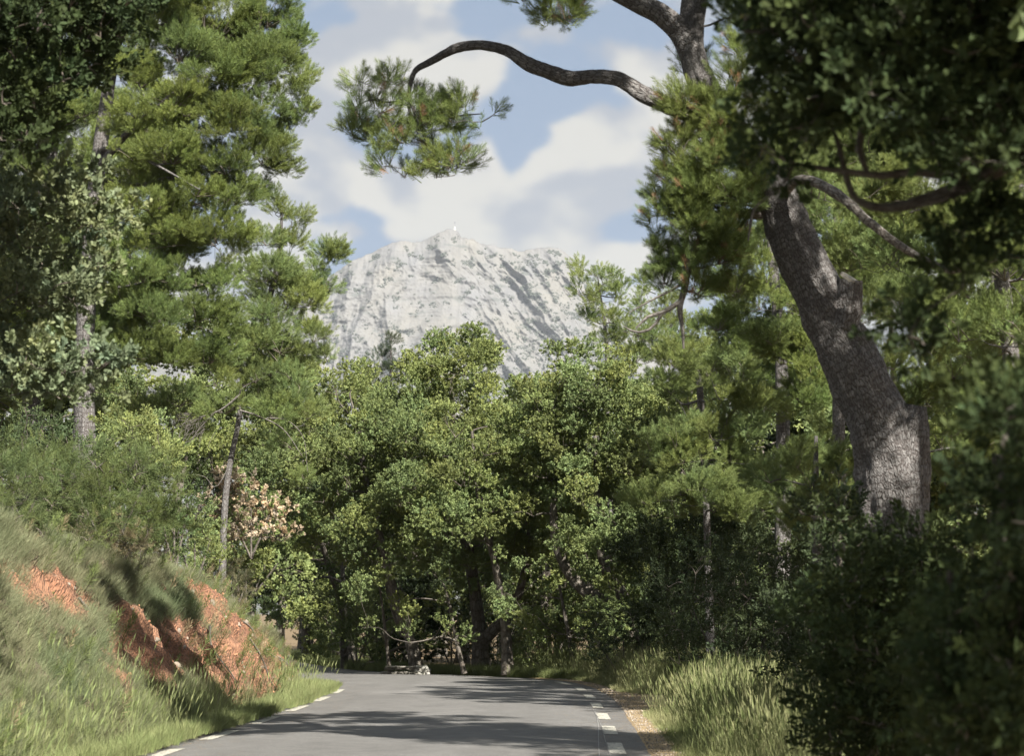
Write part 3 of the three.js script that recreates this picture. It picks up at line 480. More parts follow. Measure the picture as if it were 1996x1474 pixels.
// the leaning pine beside the road on the right
{
  const d = 25, trunk = stem([[1770, 1500, d, 0.386], [1752, 1180, d, 0.322], [1745, 1000, d, 0.313], [1722, 850, d, 0.308], [1665, 720, d, 0.276], [1608, 600, d, 0.253], [1552, 480, d, 0.230], [1515, 390, d, 0.207], [1452, 290, d, 0.156], [1382, 190, d, 0.138], [1348, 95, d, 0.124], [1352, 10, d + 0.1, 0.12], [1390, -120, d + 0.3, 0.10], [1420, -260, d + 0.4, 0.07], [1440, -420, d + 0.4, 0.03]]);
  const pads = [];
  const add = (list, rr, k = 1) => { for (const [x, y, dd, a, b] of list) pads.push([x, y, dd ?? d, a ?? rr, b ?? rr * 0.85, k]); };
  // hanging clump at the end of the arched branch
  const rh = rng(17); for (const p of padsIn(rh, [[668, 190], [690, 152], [730, 138], [775, 150], [800, 188], [840, 200], [880, 190], [938, 195], [950, 220], [935, 248], [895, 268], [915, 310], [895, 340], [850, 358], [790, 346], [752, 328], [738, 290], [692, 278], [670, 250]], 36, 24, d - 0.25, d + 0.25, 2)) if (rh() < 0.85) pads.push([...p, 0.28]);
  // clump that hangs in from above the frame
  add([[1020, -5, d, 44, 34], [1080, 20, d, 52, 34], [1130, 15, d + .1, 40, 34], [1060, -40, d, 60, 40], [1110, 38, d - .1, 26, 20]], 44, 0.9);
  // foliage round the trunk on its left
  add([[1345, 140, d + .3, 26, 30], [1340, 215, d - .25, 46, 40], [1400, 235, d - .3, 50, 46], [1330, 290, d - .2, 44, 40], [1390, 310, d - .3, 56, 46], [1440, 300, d - .3, 44, 44], [1300, 345, d, 38, 40], [1355, 370, d - .2, 52, 44], [1420, 375, d - .3, 50, 40], [1290, 410, d, 34, 40], [1340, 440, d - .1, 50, 40], [1405, 440, d - .2, 50, 40], [1285, 480, d + .1, 34, 36], [1340, 505, d, 46, 36], [1400, 505, d, 46, 40], [1295, 545, d + .2, 40, 30], [1360, 565, d + .1, 40, 34], [1430, 180, d - .3, 40, 50], [1450, 120, d - .2, 44, 46], [1480, 60, d - .1, 50, 46], [1540, 20, d, 60, 46], [1440, 30, d + .1, 40, 40], [1465, 240, d - .3, 34, 40], [1440, 560, d + .4, 40, 36], [1470, 330, d - .35, 34, 40], [1450, 390, d - .35, 40, 30], [1370, 270, d + .1, 50, 44], [1330, 400, d + .2, 50, 44], [1400, 400, d + .1, 50, 44], [1360, 500, d + .3, 50, 40], [1420, 480, d - .1, 44, 40]], 44, 1.9);
  // the crown above the frame
  const r = rng(5); for (let i = 0; i < 44; i++) { const a = r() * 6.28, q = 0.4 + 2.9 * Math.sqrt(r()); pads.push({ c: at(1380 + 60 * r(), -190 - 420 * r(), d).add(V(Math.cos(a) * q, 0, Math.sin(a) * q)), r: V(0.55, 0.34, 0.55), k: 0.55 }); }
  const limbs = [
    { pts: line(d, [[1420, 255], [1345, 222], [1305, 208], [1255, 185], [1205, 155], [1150, 150], [1110, 152], [1065, 137], [1030, 125], [985, 98], [940, 88], [895, 92], [870, 103], [840, 120], [812, 136], [801, 160], [797, 200], [802, 240]]), rad: [0.11, 0.09, 0.082, 0.086, 0.076, 0.070, 0.074, 0.068, 0.07, 0.056, 0.048, 0.05, 0.038, 0.035, 0.028, 0.022, 0.018, 0.012], radial: 22, step: 0.02, wob: 0.2, wobF: 7, mat: M.pineBark, label: 'long bare branch arching left across the sky' },
    { pts: line(d, [[800, 200], [820, 250], [845, 300], [862, 345]]), rad: [0.014, 0.012, 0.009, 0.005] }, { pts: line(d, [[800, 190], [760, 200], [720, 195], [685, 215]]), rad: [0.013, 0.011, 0.008, 0.005] }, { pts: line(d, [[803, 225], [850, 235], [900, 225], [940, 222]]), rad: [0.013, 0.011, 0.008, 0.005] }, { pts: line(d, [[802, 240], [775, 285], [760, 320]]), rad: [0.011, 0.009, 0.005] },
    { pts: line(d, [[1350, 100], [1325, 62], [1290, 30], [1250, 8], [1205, -12], [1130, -50], [1080, -45, d], [1065, -10]]), rad: [0.13, 0.115, 0.11, 0.105, 0.09, 0.06, 0.035, 0.015], radial: 14, step: 0.05, mat: M.pineBark, label: 'thick branch leaving the picture at the top' },
    { pts: line(d, [[1515, 395], [1560, 350, d - .5], [1640, 385, d - .9], [1690, 430, d - 1], [1740, 470, d - 1], [1790, 500, d - 1], [1850, 525, d - 1], [1900, 518, d - 1], [1960, 500, d - 1.2], [2050, 510, d - 1.4]]), rad: [0.05, 0.048, 0.045, 0.042, 0.04, 0.036, 0.034, 0.03, 0.022, 0.015], radial: 12, step: 0.03, wob: 0.3, wobF: 6, mat: M.deadTwig, label: 'bare lichen covered branch reaching right' },
    { pts: line(d, [[1500, 390], [1470, 405, d - .3], [1462, 440, d - .4], [1458, 470, d - .4]]), rad: [0.02, 0.014, 0.012, 0.008] },
    { pts: line(d, [[1500, 420], [1400, 420], [1360, 480], [1343, 510], [1335, 560], [1325, 600], [1330, 640], [1332, 680]]), rad: [0.06, 0.05, 0.045, 0.04, 0.034, 0.028, 0.018, 0.01], mat: M.deadTwig, name: 'dead_branch', label: 'bleached dead branch hanging beside the foliage' },
    { pts: line(d, [[1330, 585], [1290, 610], [1262, 618], [1240, 640]]), rad: [0.026, 0.022, 0.016, 0.008], mat: M.deadTwig, name: 'dead_branch' },
    { pts: line(d, [[1290, 610], [1270, 640], [1240, 648], [1215, 636]]), rad: [0.018, 0.014, 0.012, 0.005], mat: M.deadTwig, name: 'dead_branch' },
    { pts: line(d, [[1335, 550], [1300, 570], [1270, 585], [1225, 610]]), rad: [0.016, 0.012, 0.01, 0.005], mat: M.deadTwig, name: 'dead_branch' },
  ];
  const t = tree({ ...pineSet, seed: 71, name: 'leaning_pine', label: 'thick leaning pine trunk on the right with one bare branch arching over the road', category: 'tree', base: at(1770, 1500, d), bark: M.pineBark, limbMat: M.pineLimb, trunks: [trunk], trunkRadial: 56, trunkStep: 0.03, trunkWob: 0.14, flare: 0.15, limbs, pads, geos: G.pineNear, tint: PINE, mixTint: [0.28, 0.17, 0.09, 0.035], clumpR: 0.13, per: 23, sprayS: 0.78, clumps: 1.7, limbR: 0.7 });
  // sawn-off limb on the trunk's right side
  const s0 = at(1640, 640, d - 0.12), s1 = at(1652, 592, d - 0.16), s2 = at(1658, 545, d - 0.2);
  const stub = mesh('sawn_stub', tube([s0, s1, s2].map(t.loc), [0.16, 0.14, 0.115], { radial: 16, step: 0.03, wob: 0.07, cap: false }), M.pineBark, t.root); stub.userData.label = 'sawn off limb stub';
  const face = new THREE.CylinderGeometry(0.118, 0.118, 0.03, 18), fm = mesh('sawn_face', face, M.cutWood, stub); fm.position.copy(t.loc(s2)); fm.rotation.set(0.35, 0, -0.55); fm.userData.label = 'pale sawn face of the stub';
  const k0 = at(1752, 960, d), k1 = at(1772, 850, d - 0.05), k2 = at(1783, 790, d - 0.08);
  mesh('broken_stub', tube([k0, k1, k2].map(t.loc), [0.27, 0.2, 0.11], { radial: 20, step: 0.03, wob: 0.22 }), M.pineBark, t.root);
}

// the tall pine on the left
{
  const d = 44, trunk = stem([[163, 960, d, 0.20], [165, 850, d, 0.165], [167, 650, d, 0.155], [180, 450, d, 0.145], [195, 300, d, 0.13], [215, 150, d, 0.11], [245, 0, d, 0.09], [270, -150, d, 0.06], [290, -300, d, 0.03]]);
  const pads = [[430, 60, d, 95, 60], [520, 40, d, 70, 60], [575, 90, d, 44, 44], [585, 150, d, 36, 40], [560, 200, d - .4, 50, 44], [590, 215, d, 26, 40], [500, 130, d - .5, 80, 56], [430, 150, d - .8, 80, 50], [350, 110, d - .8, 80, 50], [300, 40, d - .5, 70, 60], [500, 230, d - .8, 70, 50], [560, 275, d, 44, 36], [440, 250, d - 1, 80, 46], [360, 215, d - 1, 74, 44], [270, 150, d - .6, 60, 50], [270, 240, d - .8, 64, 44], [510, 310, d - .5, 60, 40], [545, 330, d, 30, 24], [440, 330, d - .8, 70, 40], [340, 310, d - 1, 80, 40], [250, 320, d - .8, 60, 40], [460, 390, d - .5, 66, 36], [510, 370, d, 34, 22], [380, 390, d - .8, 76, 40], [290, 400, d - .9, 70, 40], [230, 420, d - .6, 40, 40], [330, 470, d - .8, 74, 40], [420, 470, d - .6, 66, 40], [470, 460, d - .2, 40, 34], [280, 540, d - .8, 76, 40], [370, 550, d - .6, 70, 40], [440, 545, d - .3, 50, 40], [300, 620, d - .8, 70, 40], [240, 590, d - .5, 50, 40], [380, 630, d - .5, 66, 40], [450, 620, d - .3, 44, 34], [330, 700, d - .5, 70, 36], [250, 690, d - .5, 56, 36], [410, 700, d - .3, 60, 34], [350, 20, d + .6, 90, 60], [480, 110, d + .9, 90, 70], [420, 220, d + 1, 90, 60], [380, 350, d + 1, 90, 50], [340, 500, d + 1, 90, 50]].map((p) => [p[0], p[1], p[2], p[3] * 1.06, p[4] * 1.06]);
  const r = rng(6); for (let i = 0; i < 26; i++) { const a = r() * 6.28, q = 0.5 + 2.3 * Math.sqrt(r()), y = -60 - 300 * r(); pads.push({ c: at(330, y, d).add(V(Math.cos(a) * q * 1.05, 0, Math.sin(a) * q)), r: V(0.7, 0.5, 0.7), k: 0.7 }); }
  tree({ ...pineSet, seed: 101, name: 'tall_pine', label: 'tallest pine on the left with a straight dark trunk and dense rounded crown', category: 'tree', base: at(163, 960, d), trunks: [trunk], pads, tint: PINE, clumpR: 0.2, per: 30, clumps: 1.45, sprayS: 0.85, limbs: [
    { pts: line(d, [[190, 330], [240, 270, d - .5], [300, 215, d - 1], [360, 165, d - 1.2]]), rad: [0.07, 0.06, 0.045, 0.03] },
    { pts: line(d, [[190, 290], [250, 295, d - .6], [320, 330, d - 1.2], [390, 370, d - 1.5]]), rad: [0.045, 0.036, 0.024, 0.012] }] });
}
// the younger pine right of it, with bleached dead twigs low down
{
  const d = 48, trunk = stem([[432, 1180, d, 0.06], [442, 950, d, 0.055], [464, 830, d, 0.05], [482, 720, d, 0.045], [520, 600, d, 0.065], [545, 500, d, 0.05], [550, 410, d, 0.02]]);
  const pads = [[545, 415, d, 44, 34], [575, 435, d, 26, 30], [520, 470, d - .3, 50, 36], [565, 490, d, 36, 36], [520, 540, d - .5, 56, 36], [575, 560, d - .2, 44, 34], [640, 490, d, 24, 18], [655, 500, d, 16, 16], [615, 525, d, 32, 26], [635, 560, d, 26, 24], [600, 590, d - .3, 40, 32], [530, 610, d - .5, 56, 36], [470, 670, d - .5, 60, 36], [545, 680, d - .6, 60, 36], [610, 660, d - .3, 46, 30], [640, 700, d, 34, 28], [580, 740, d - .6, 60, 36], [500, 740, d - .6, 60, 34], [420, 745, d - .6, 56, 32], [350, 785, d - .6, 60, 30], [440, 800, d - .7, 56, 30], [530, 810, d - .6, 54, 32], [300, 810, d - .5, 40, 26], [600, 810, d - .3, 44, 32], [570, 870, d - .3, 40, 26], [590, 935, d - .3, 20, 16], [390, 850, d - .3, 40, 24], [560, 590, d + .8, 70, 60], [530, 720, d + .8, 80, 60]];
  const dead = (pts, r0) => ({ pts: line(d - 0.9, pts), rad: [r0, r0 * 0.75, r0 * 0.5, 0.005], mat: M.deadTwig, name: 'dead_branch', radial: 5 });
  const r = rng(12), limbs = [dead([[468, 770], [430, 800], [390, 815], [360, 835]], 0.022), dead([[468, 800], [500, 810], [550, 835], [590, 890]], 0.02), dead([[420, 803], [390, 835], [370, 860], [352, 865]], 0.014), dead([[520, 815], [560, 820], [590, 850], [600, 920]], 0.013), dead([[466, 780], [470, 760], [500, 742], [540, 725]], 0.014), dead([[452, 900], [420, 950], [400, 930], [380, 925]], 0.012)];
  for (let i = 0; i < 34; i++) { const x = 365 + 60 * r(), y = 805 + 40 * r(), a = Math.PI * (0.55 + 0.75 * r()), L = 18 + 30 * r(); limbs.push(dead([[x, y], [x + Math.cos(a) * L * 0.4, y + Math.abs(Math.sin(a)) * L * 0.3], [x + Math.cos(a) * L * 0.8, y + Math.abs(Math.sin(a)) * L * 0.7], [x + Math.cos(a) * L, y + L * 0.9]], 0.006)); }
  tree({ ...pineSet, seed: 111, name: 'young_pine', label: 'slender light green pine at the left of the mountain with bleached dead twigs low down', category: 'tree', group: null, base: at(438, 1180, d), trunks: [trunk], pads, limbs, tint: YOUNG, clumpR: 0.22, per: 24, clumps: 1.5, open: 1.05 });
}
{
  const r = rng(13), d = 54;
  tree({ ...pineSet, seed: 115, name: 'tall_pine', label: 'shaded pine behind the tall one at the far left', category: 'tree', base: at(60, 980, d), trunks: [stem([[60, 980, d, 0.2], [70, 600, d, 0.16], [110, 200, d, 0.12], [120, -150, d, 0.05]])], pads: padsIn(r, [[-120, -160], [330, -160], [350, 60], [330, 300], [300, 560], [250, 760], [-120, 800]], 96, 64, 53, 56, 2), tint: PINE, clumpR: 0.3, per: 24, clumps: 1.9, sprayS: 1.3 });
}
// younger pines on the right, behind the leaning trunk
function pine(seed, label, d, trunk, pads, extra = {}) { return tree({ ...pineSet, seed, name: 'young_pine', label, category: 'tree', group: 'young pines along the right of the road', base: at(trunk[0][0], trunk[0][1], d), trunks: [stem(trunk.map(([x, y, r]) => [x, y, d, r]))], pads, tint: YOUNG, clumpR: 0.22, per: 26, clumps: 1.5, ...extra }); }
{
  const r = rng(301);
  pine(121, 'light green feathery pine filling the middle right, left of the leaning trunk', 47, [[1385, 1340, 0.075], [1380, 1100, 0.065], [1372, 900, 0.06], [1365, 780, 0.07], [1360, 690, 0.03]], padsIn(r, [[1290, 690], [1345, 668], [1420, 690], [1480, 745], [1505, 850], [1500, 960], [1450, 1020], [1330, 1040], [1235, 1000], [1235, 920], [1270, 860], [1290, 790]], 66, 44, 46, 48.2, 2));
  pine(122, 'bright bushy young pine low against the dark foot of the leaning trunk', 42, [[1600, 1350, 0.12], [1595, 1150, 0.10], [1590, 1000, 0.07], [1590, 850, 0.03]], padsIn(r, [[1560, 880], [1600, 830], [1660, 850], [1690, 930], [1680, 1020], [1590, 1060], [1500, 1020], [1470, 950], [1510, 900]], 64, 42, 41, 43, 2));
  pine(123, 'dark stemmed pine rising behind the leaning trunk', 53, [[1522, 1380, 0.2], [1524, 1150, 0.17], [1526, 900, 0.15], [1522, 700, 0.13], [1505, 500, 0.10], [1490, 350, 0.05]], padsIn(r, [[1380, 560], [1450, 470], [1540, 440], [1600, 560], [1640, 660], [1640, 760], [1560, 800], [1470, 770], [1400, 720], [1370, 640]], 72, 52, 51, 55, 2), { tint: PINE, trunkRadial: 14 });
  pine(124, 'broad pine behind the dark overhanging oak branches at the right', 36, [[2010, 1420, 0.17], [2000, 1000, 0.14], [1970, 700, 0.12], [1930, 400, 0.10], [1860, 100, 0.08], [1820, -160, 0.04]], padsIn(r, [[1520, 250], [1600, 120], [1560, 0], [1600, -120], [1720, -200], [1860, -190], [2000, -60], [2100, 150], [2120, 400], [2060, 600], [1960, 690], [1840, 740], [1720, 720], [1660, 620], [1640, 480], [1560, 400]], 98, 66, 34.5, 37.5, 2), { per: 24, clumps: 1.3 });
  pine(127, 'light green pine seen between the leaning trunk and the lichen covered branch', 45, [[1640, 1380, 0.14], [1635, 900, 0.12], [1630, 500, 0.08], [1630, 250, 0.03]], padsIn(r, [[1470, 280], [1560, 200], [1700, 220], [1800, 320], [1800, 460], [1780, 600], [1660, 640], [1560, 540], [1480, 440]], 80, 56, 44, 46.5, 2));
  pine(125, 'grey green pine at the far right edge beyond the shrubs', 40, [[1960, 1400, 0.16], [1950, 1000, 0.13], [1940, 700, 0.08], [1935, 500, 0.04]], padsIn(r, [[1760, 720], [1850, 690], [1960, 640], [2080, 700], [2100, 900], [2000, 1010], [1850, 960], [1770, 860]], 84, 58, 39, 42, 2), { clumps: 1.3 });
  pine(126, 'small pine top with bare grey twigs beside the foot of the mountain', 66, [[1195, 1300, 0.10], [1190, 1000, 0.08], [1185, 800, 0.06], [1180, 650, 0.045], [1165, 540, 0.015]], [[1155, 530, 66, 38, 24], [1185, 545, 66, 30, 24], [1130, 570, 66, 24, 26], [1170, 585, 65.8, 46, 28], [1215, 575, 66, 40, 30], [1145, 620, 66, 34, 24], [1195, 625, 65.7, 44, 26], [1250, 600, 66.3, 36, 34], [1240, 650, 66, 46, 26], [1180, 665, 66.2, 44, 22], [1290, 660, 66.3, 44, 30], [1255, 545, 66.6, 22, 24], [1300, 610, 66.6, 40, 34], [1340, 650, 66.8, 50, 36], [1290, 700, 66.4, 50, 34], [1350, 710, 66.6, 54, 36], [1240, 700, 66.2, 44, 30]], { clumpR: 0.24, per: 20 });
}
// trees beyond the frame on the right, whose shade lies across the road and the bank
{
  const r = rng(801);
  for (const [x, d, h, s] of [[7.2, 31.5, 8.6, 1.9], [5.9, 21.0, 10.8, 1.9], [8.2, 41, 9.2, 2.2], [11.5, 34, 10.5, 2.2]]) {
    const pads = []; for (let i = 0; i < (d < 26 ? 44 : 26); i++) { const a = r() * 6.28, t = r(), q = s * Math.sqrt(r()) * (1.1 - 0.6 * t); pads.push({ c: V(x + Math.cos(a) * q, h * ((d < 26 ? 0.58 : 0.42) + (d < 26 ? 0.42 : 0.58) * t), -d + Math.sin(a) * q), r: V(0.75, 0.5, 0.75), k: d < 26 ? 1.5 : 0.75 }); }
    tree({ ...pineSet, seed: Math.round(d * 7), name: 'roadside_pine', label: `tall pine out of view on the right, ${d < 26 ? 'nearest of the row' : d < 33 ? 'second of the row' : d < 36 ? 'set back from the row' : 'last of the row'}`, category: 'tree', group: 'pines shading the road from the right', base: V(x, -0.05, -d), trunks: [[{ p: V(x, -0.05, -d), r: 0.2 }, { p: V(x + 0.1, h * 0.5, -d), r: 0.15 }, { p: V(x, h * 0.95, -d), r: 0.04 }]], pads, tint: PINE, clumpR: 0.28, per: 24 });
  }
}

// the wood goes on behind the camera: unseen oaks added to darken the foreground
{
  const r = rng(881);
  [[5.2, -6, 9], [6.2, -14, 10], [-8.4, -4, 9], [-8.8, -13, 10], [7.4, 2.5, 9.5], [-9.2, 6, 9], [1, -30, 10], [-6, -28, 11]].forEach(([x, d, h], i) => {
    const b = V(x, x < -7 ? 2.6 : -0.05, -d), pads = []; for (let k = 0; k < 24; k++) { const a = r() * 6.28, t = r(), q = 2.3 * Math.sqrt(r()) * (1.1 - 0.5 * t); pads.push({ c: V(x + Math.cos(a) * q, b.y + h * (0.2 + 0.75 * t), -d + Math.sin(a) * q), r: V(0.9, 0.7, 0.9), k: 0.6 }); }
    tree({ seed: 8800 + i, name: 'shading_oak', label: `oak added unseen behind the viewer, ${['first on the right', 'second on the right', 'first on the left', 'second on the left', 'beside the viewer on the right', 'beside the viewer on the left', 'far down the road in the middle', 'far down the road on the left'][i]}`, category: 'tree', group: 'oaks added unseen behind the viewer', base: b, trunks: [[{ p: b.clone(), r: 0.18 }, { p: b.clone().add(V(0.1, h * 0.5, 0)), r: 0.12 }, { p: b.clone().add(V(0, h * 0.9, 0)), r: 0.04 }]], pads, geos: G.oak, tint: OAK, clumpR: 0.42, per: 20, sprayS: 1.4, bark: M.darkBark });
  });
}
// oaks at the bend
function oak(seed, label, base, trunks, pads, extra = {}) { return tree({ seed, name: 'oak_tree', label, category: 'tree', group: 'oaks at the bend', base, trunks, pads, bark: M.darkBark, geos: G.oak, tint: OAK, clumpR: 0.3, per: 52, sprayS: 0.58, limbR: 1.3, clumps: 1.3, ...extra }); }
{
  const r = rng(501);
  oak(131, 'leafy oak left of centre with a forked stem leaning left over the low wall', at(815, 1312, 63.5), [stem([[815, 1315, 63.5, 0.16], [800, 1250, 63.5, 0.13], [775, 1180, 63.3, 0.12], [755, 1100, 63, 0.10], [720, 960, 62.5, 0.08], [690, 820, 62.5, 0.05]]), stem([[790, 1240, 63.6, 0.09], [765, 1180, 63.8, 0.075], [752, 1120, 63.8, 0.07], [735, 1060, 64, 0.06], [700, 1000, 64, 0.03]])],
    padsIn(r, [[600, 790], [640, 735], [700, 745], [770, 770], [830, 840], [840, 950], [830, 1080], [740, 1110], [660, 1070], [590, 1050], [570, 940], [590, 850]], 74, 52, 61, 65, 3));
  oak(132, 'tallest oak in the middle, its rounded top against the pale mountain', at(938, 1315, 64.5), [stem([[938, 1318, 64.5, 0.22], [935, 1240, 64.5, 0.18], [925, 1150, 64.5, 0.15], [905, 1030, 64.3, 0.16], [885, 900, 64, 0.12], [880, 740, 64, 0.05]]), stem([[940, 1250, 64.4, 0.15], [975, 1215, 64.2, 0.12], [1010, 1160, 64, 0.10], [1030, 1060, 63.8, 0.08], [1040, 900, 63.6, 0.04]])],
    padsIn(r, [[800, 730], [845, 690], [905, 690], [950, 720], [985, 710], [1015, 740], [1060, 770], [1100, 850], [1090, 960], [1050, 1080], [960, 1130], [870, 1110], [810, 1060], [780, 930], [775, 830]], 76, 52, 62, 67, 3).concat([[845, 675, 64, 26, 20], [925, 670, 64, 24, 20], [965, 688, 64, 20, 18], [880, 665, 64, 22, 18], [925, 648, 64, 8, 7]]));
  oak(133, 'wide oak right of centre with a dark trunk leaning out of the shade', at(1262, 1330, 59.5), [stem([[1262, 1330, 59.5, 0.26], [1235, 1240, 59.5, 0.2], [1180, 1180, 59.5, 0.18], [1120, 1130, 59.5, 0.15], [1085, 1060, 59.5, 0.12], [1080, 940, 59.5, 0.08], [1090, 800, 60, 0.04]]), stem([[1240, 1250, 59.6, 0.17], [1212, 1160, 59.8, 0.14], [1180, 1110, 60, 0.12], [1165, 1000, 60, 0.09], [1160, 850, 60.5, 0.04]])],
    padsIn(r, [[1030, 750], [1075, 715], [1140, 715], [1210, 710], [1290, 760], [1330, 850], [1320, 960], [1290, 1080], [1190, 1120], [1110, 1090], [1030, 1060], [1020, 900]], 76, 52, 58, 62.5, 3).concat([[1200, 1240, 58.6, 28, 30], [1215, 1205, 58.6, 30, 24], [1190, 1150, 58.8, 24, 20], [1085, 690, 61, 24, 18], [1125, 685, 61, 24, 18]]));
  oak(134, 'pale leaved oak hanging low over the bend behind the red bank', at(690, 1300, 74), [stem([[690, 1300, 74, 0.14], [672, 1200, 74, 0.12], [640, 1100, 72, 0.09], [610, 1000, 70, 0.05]]), stem([[672, 1300, 71, 0.09], [666, 1180, 70, 0.075], [668, 1110, 70, 0.06], [650, 1040, 70, 0.03]])],
    padsIn(r, [[560, 1000], [640, 990], [720, 1040], [740, 1100], [680, 1130], [600, 1140], [540, 1110], [500, 1120], [480, 1040]], 70, 46, 68, 72, 2), { tint: [0.125, 0.16, 0.05] });
  oak(143, 'front oak of the group, its sunlit crown linking the three big oaks', at(990, 1316, 61.2), [stem([[990, 1316, 61.2, 0.13], [985, 1220, 61.2, 0.11], [965, 1100, 61, 0.09], [930, 950, 60.8, 0.06], [920, 840, 60.6, 0.03]])], padsIn(r, [[730, 800], [800, 770], [870, 790], [960, 800], [1040, 770], [1090, 800], [1110, 900], [1080, 1000], [1000, 1050], [900, 1060], [800, 1040], [730, 960]], 78, 52, 59.6, 61.4, 2));
  oak(138, 'oak of the roadside thicket with low sunlit sprays left of the thick trunk', at(905, 1312, 61.6), [stem([[905, 1313, 61.6, 0.06], [890, 1250, 61.5, 0.05], [870, 1150, 61.3, 0.03]]), stem([[760, 1310, 63.8, 0.05], [750, 1220, 63.6, 0.04], [740, 1140, 63.4, 0.02]])], padsIn(r, [[660, 1080], [780, 1060], [960, 1070], [985, 1130], [960, 1220], [900, 1262], [800, 1262], [720, 1240], [670, 1180]], 66, 40, 61, 64, 2).map((p) => [...p, 0.3]), { tint: OAK });
  oak(139, 'oak of the roadside thicket with low sunlit sprays right of the thick trunk', at(1120, 1318, 60.2), [stem([[1120, 1320, 60.2, 0.06], [1110, 1250, 60, 0.05], [1090, 1140, 60, 0.03]])], padsIn(r, [[980, 1070], [1130, 1060], [1280, 1080], [1300, 1160], [1260, 1250], [1150, 1270], [1040, 1250], [985, 1180]], 66, 40, 58.5, 61.5, 2).map((p) => [...p, 0.3]), { tint: OAK });
  oak(140, 'leafy oak closing the view between the tall pine and the slender pine', at(330, 1080, 60), [stem([[330, 1100, 60, 0.14], [350, 950, 60, 0.11], [380, 760, 60, 0.06]])], padsIn(r, [[230, 640], [330, 600], [470, 640], [600, 720], [640, 800], [620, 900], [520, 960], [400, 980], [260, 960], [220, 800]], 84, 58, 57, 61, 2), { tint: OAK });
  oak(135, 'shaded oak beyond the low wall seen between the stems', at(1060, 1310, 72), [stem([[1060, 1310, 72, 0.2], [1065, 1150, 72, 0.15], [1075, 1000, 72, 0.1], [1080, 850, 72, 0.05]])], padsIn(r, [[880, 960], [1180, 960], [1220, 1100], [1180, 1200], [1000, 1180], [880, 1140]], 84, 56, 69, 74, 2));
  oak(136, 'oak filling the gap between the left pines and the bend', at(600, 1285, 84), [stem([[600, 1288, 84, 0.16], [590, 1100, 82, 0.13], [590, 900, 80, 0.08]])], padsIn(r, [[420, 860], [520, 800], [640, 820], [680, 900], [670, 1010], [560, 1060], [440, 1020]], 80, 54, 76, 82, 2), { tint: SHADED_LEAF.map((c) => c * 1.3) });
  oak(137, 'dark oak in the shade at the right behind the roadside grass', at(1450, 1330, 55), [stem([[1450, 1340, 55, 0.15], [1440, 1200, 55, 0.12], [1420, 1080, 55, 0.07]])], padsIn(r, [[1260, 1060], [1400, 1020], [1520, 1040], [1600, 1100], [1590, 1230], [1480, 1290], [1340, 1270], [1250, 1200]], 80, 54, 52, 56, 2), { tint: SHADED_LEAF, geos: G.small, sprayS: 1.25 });
}
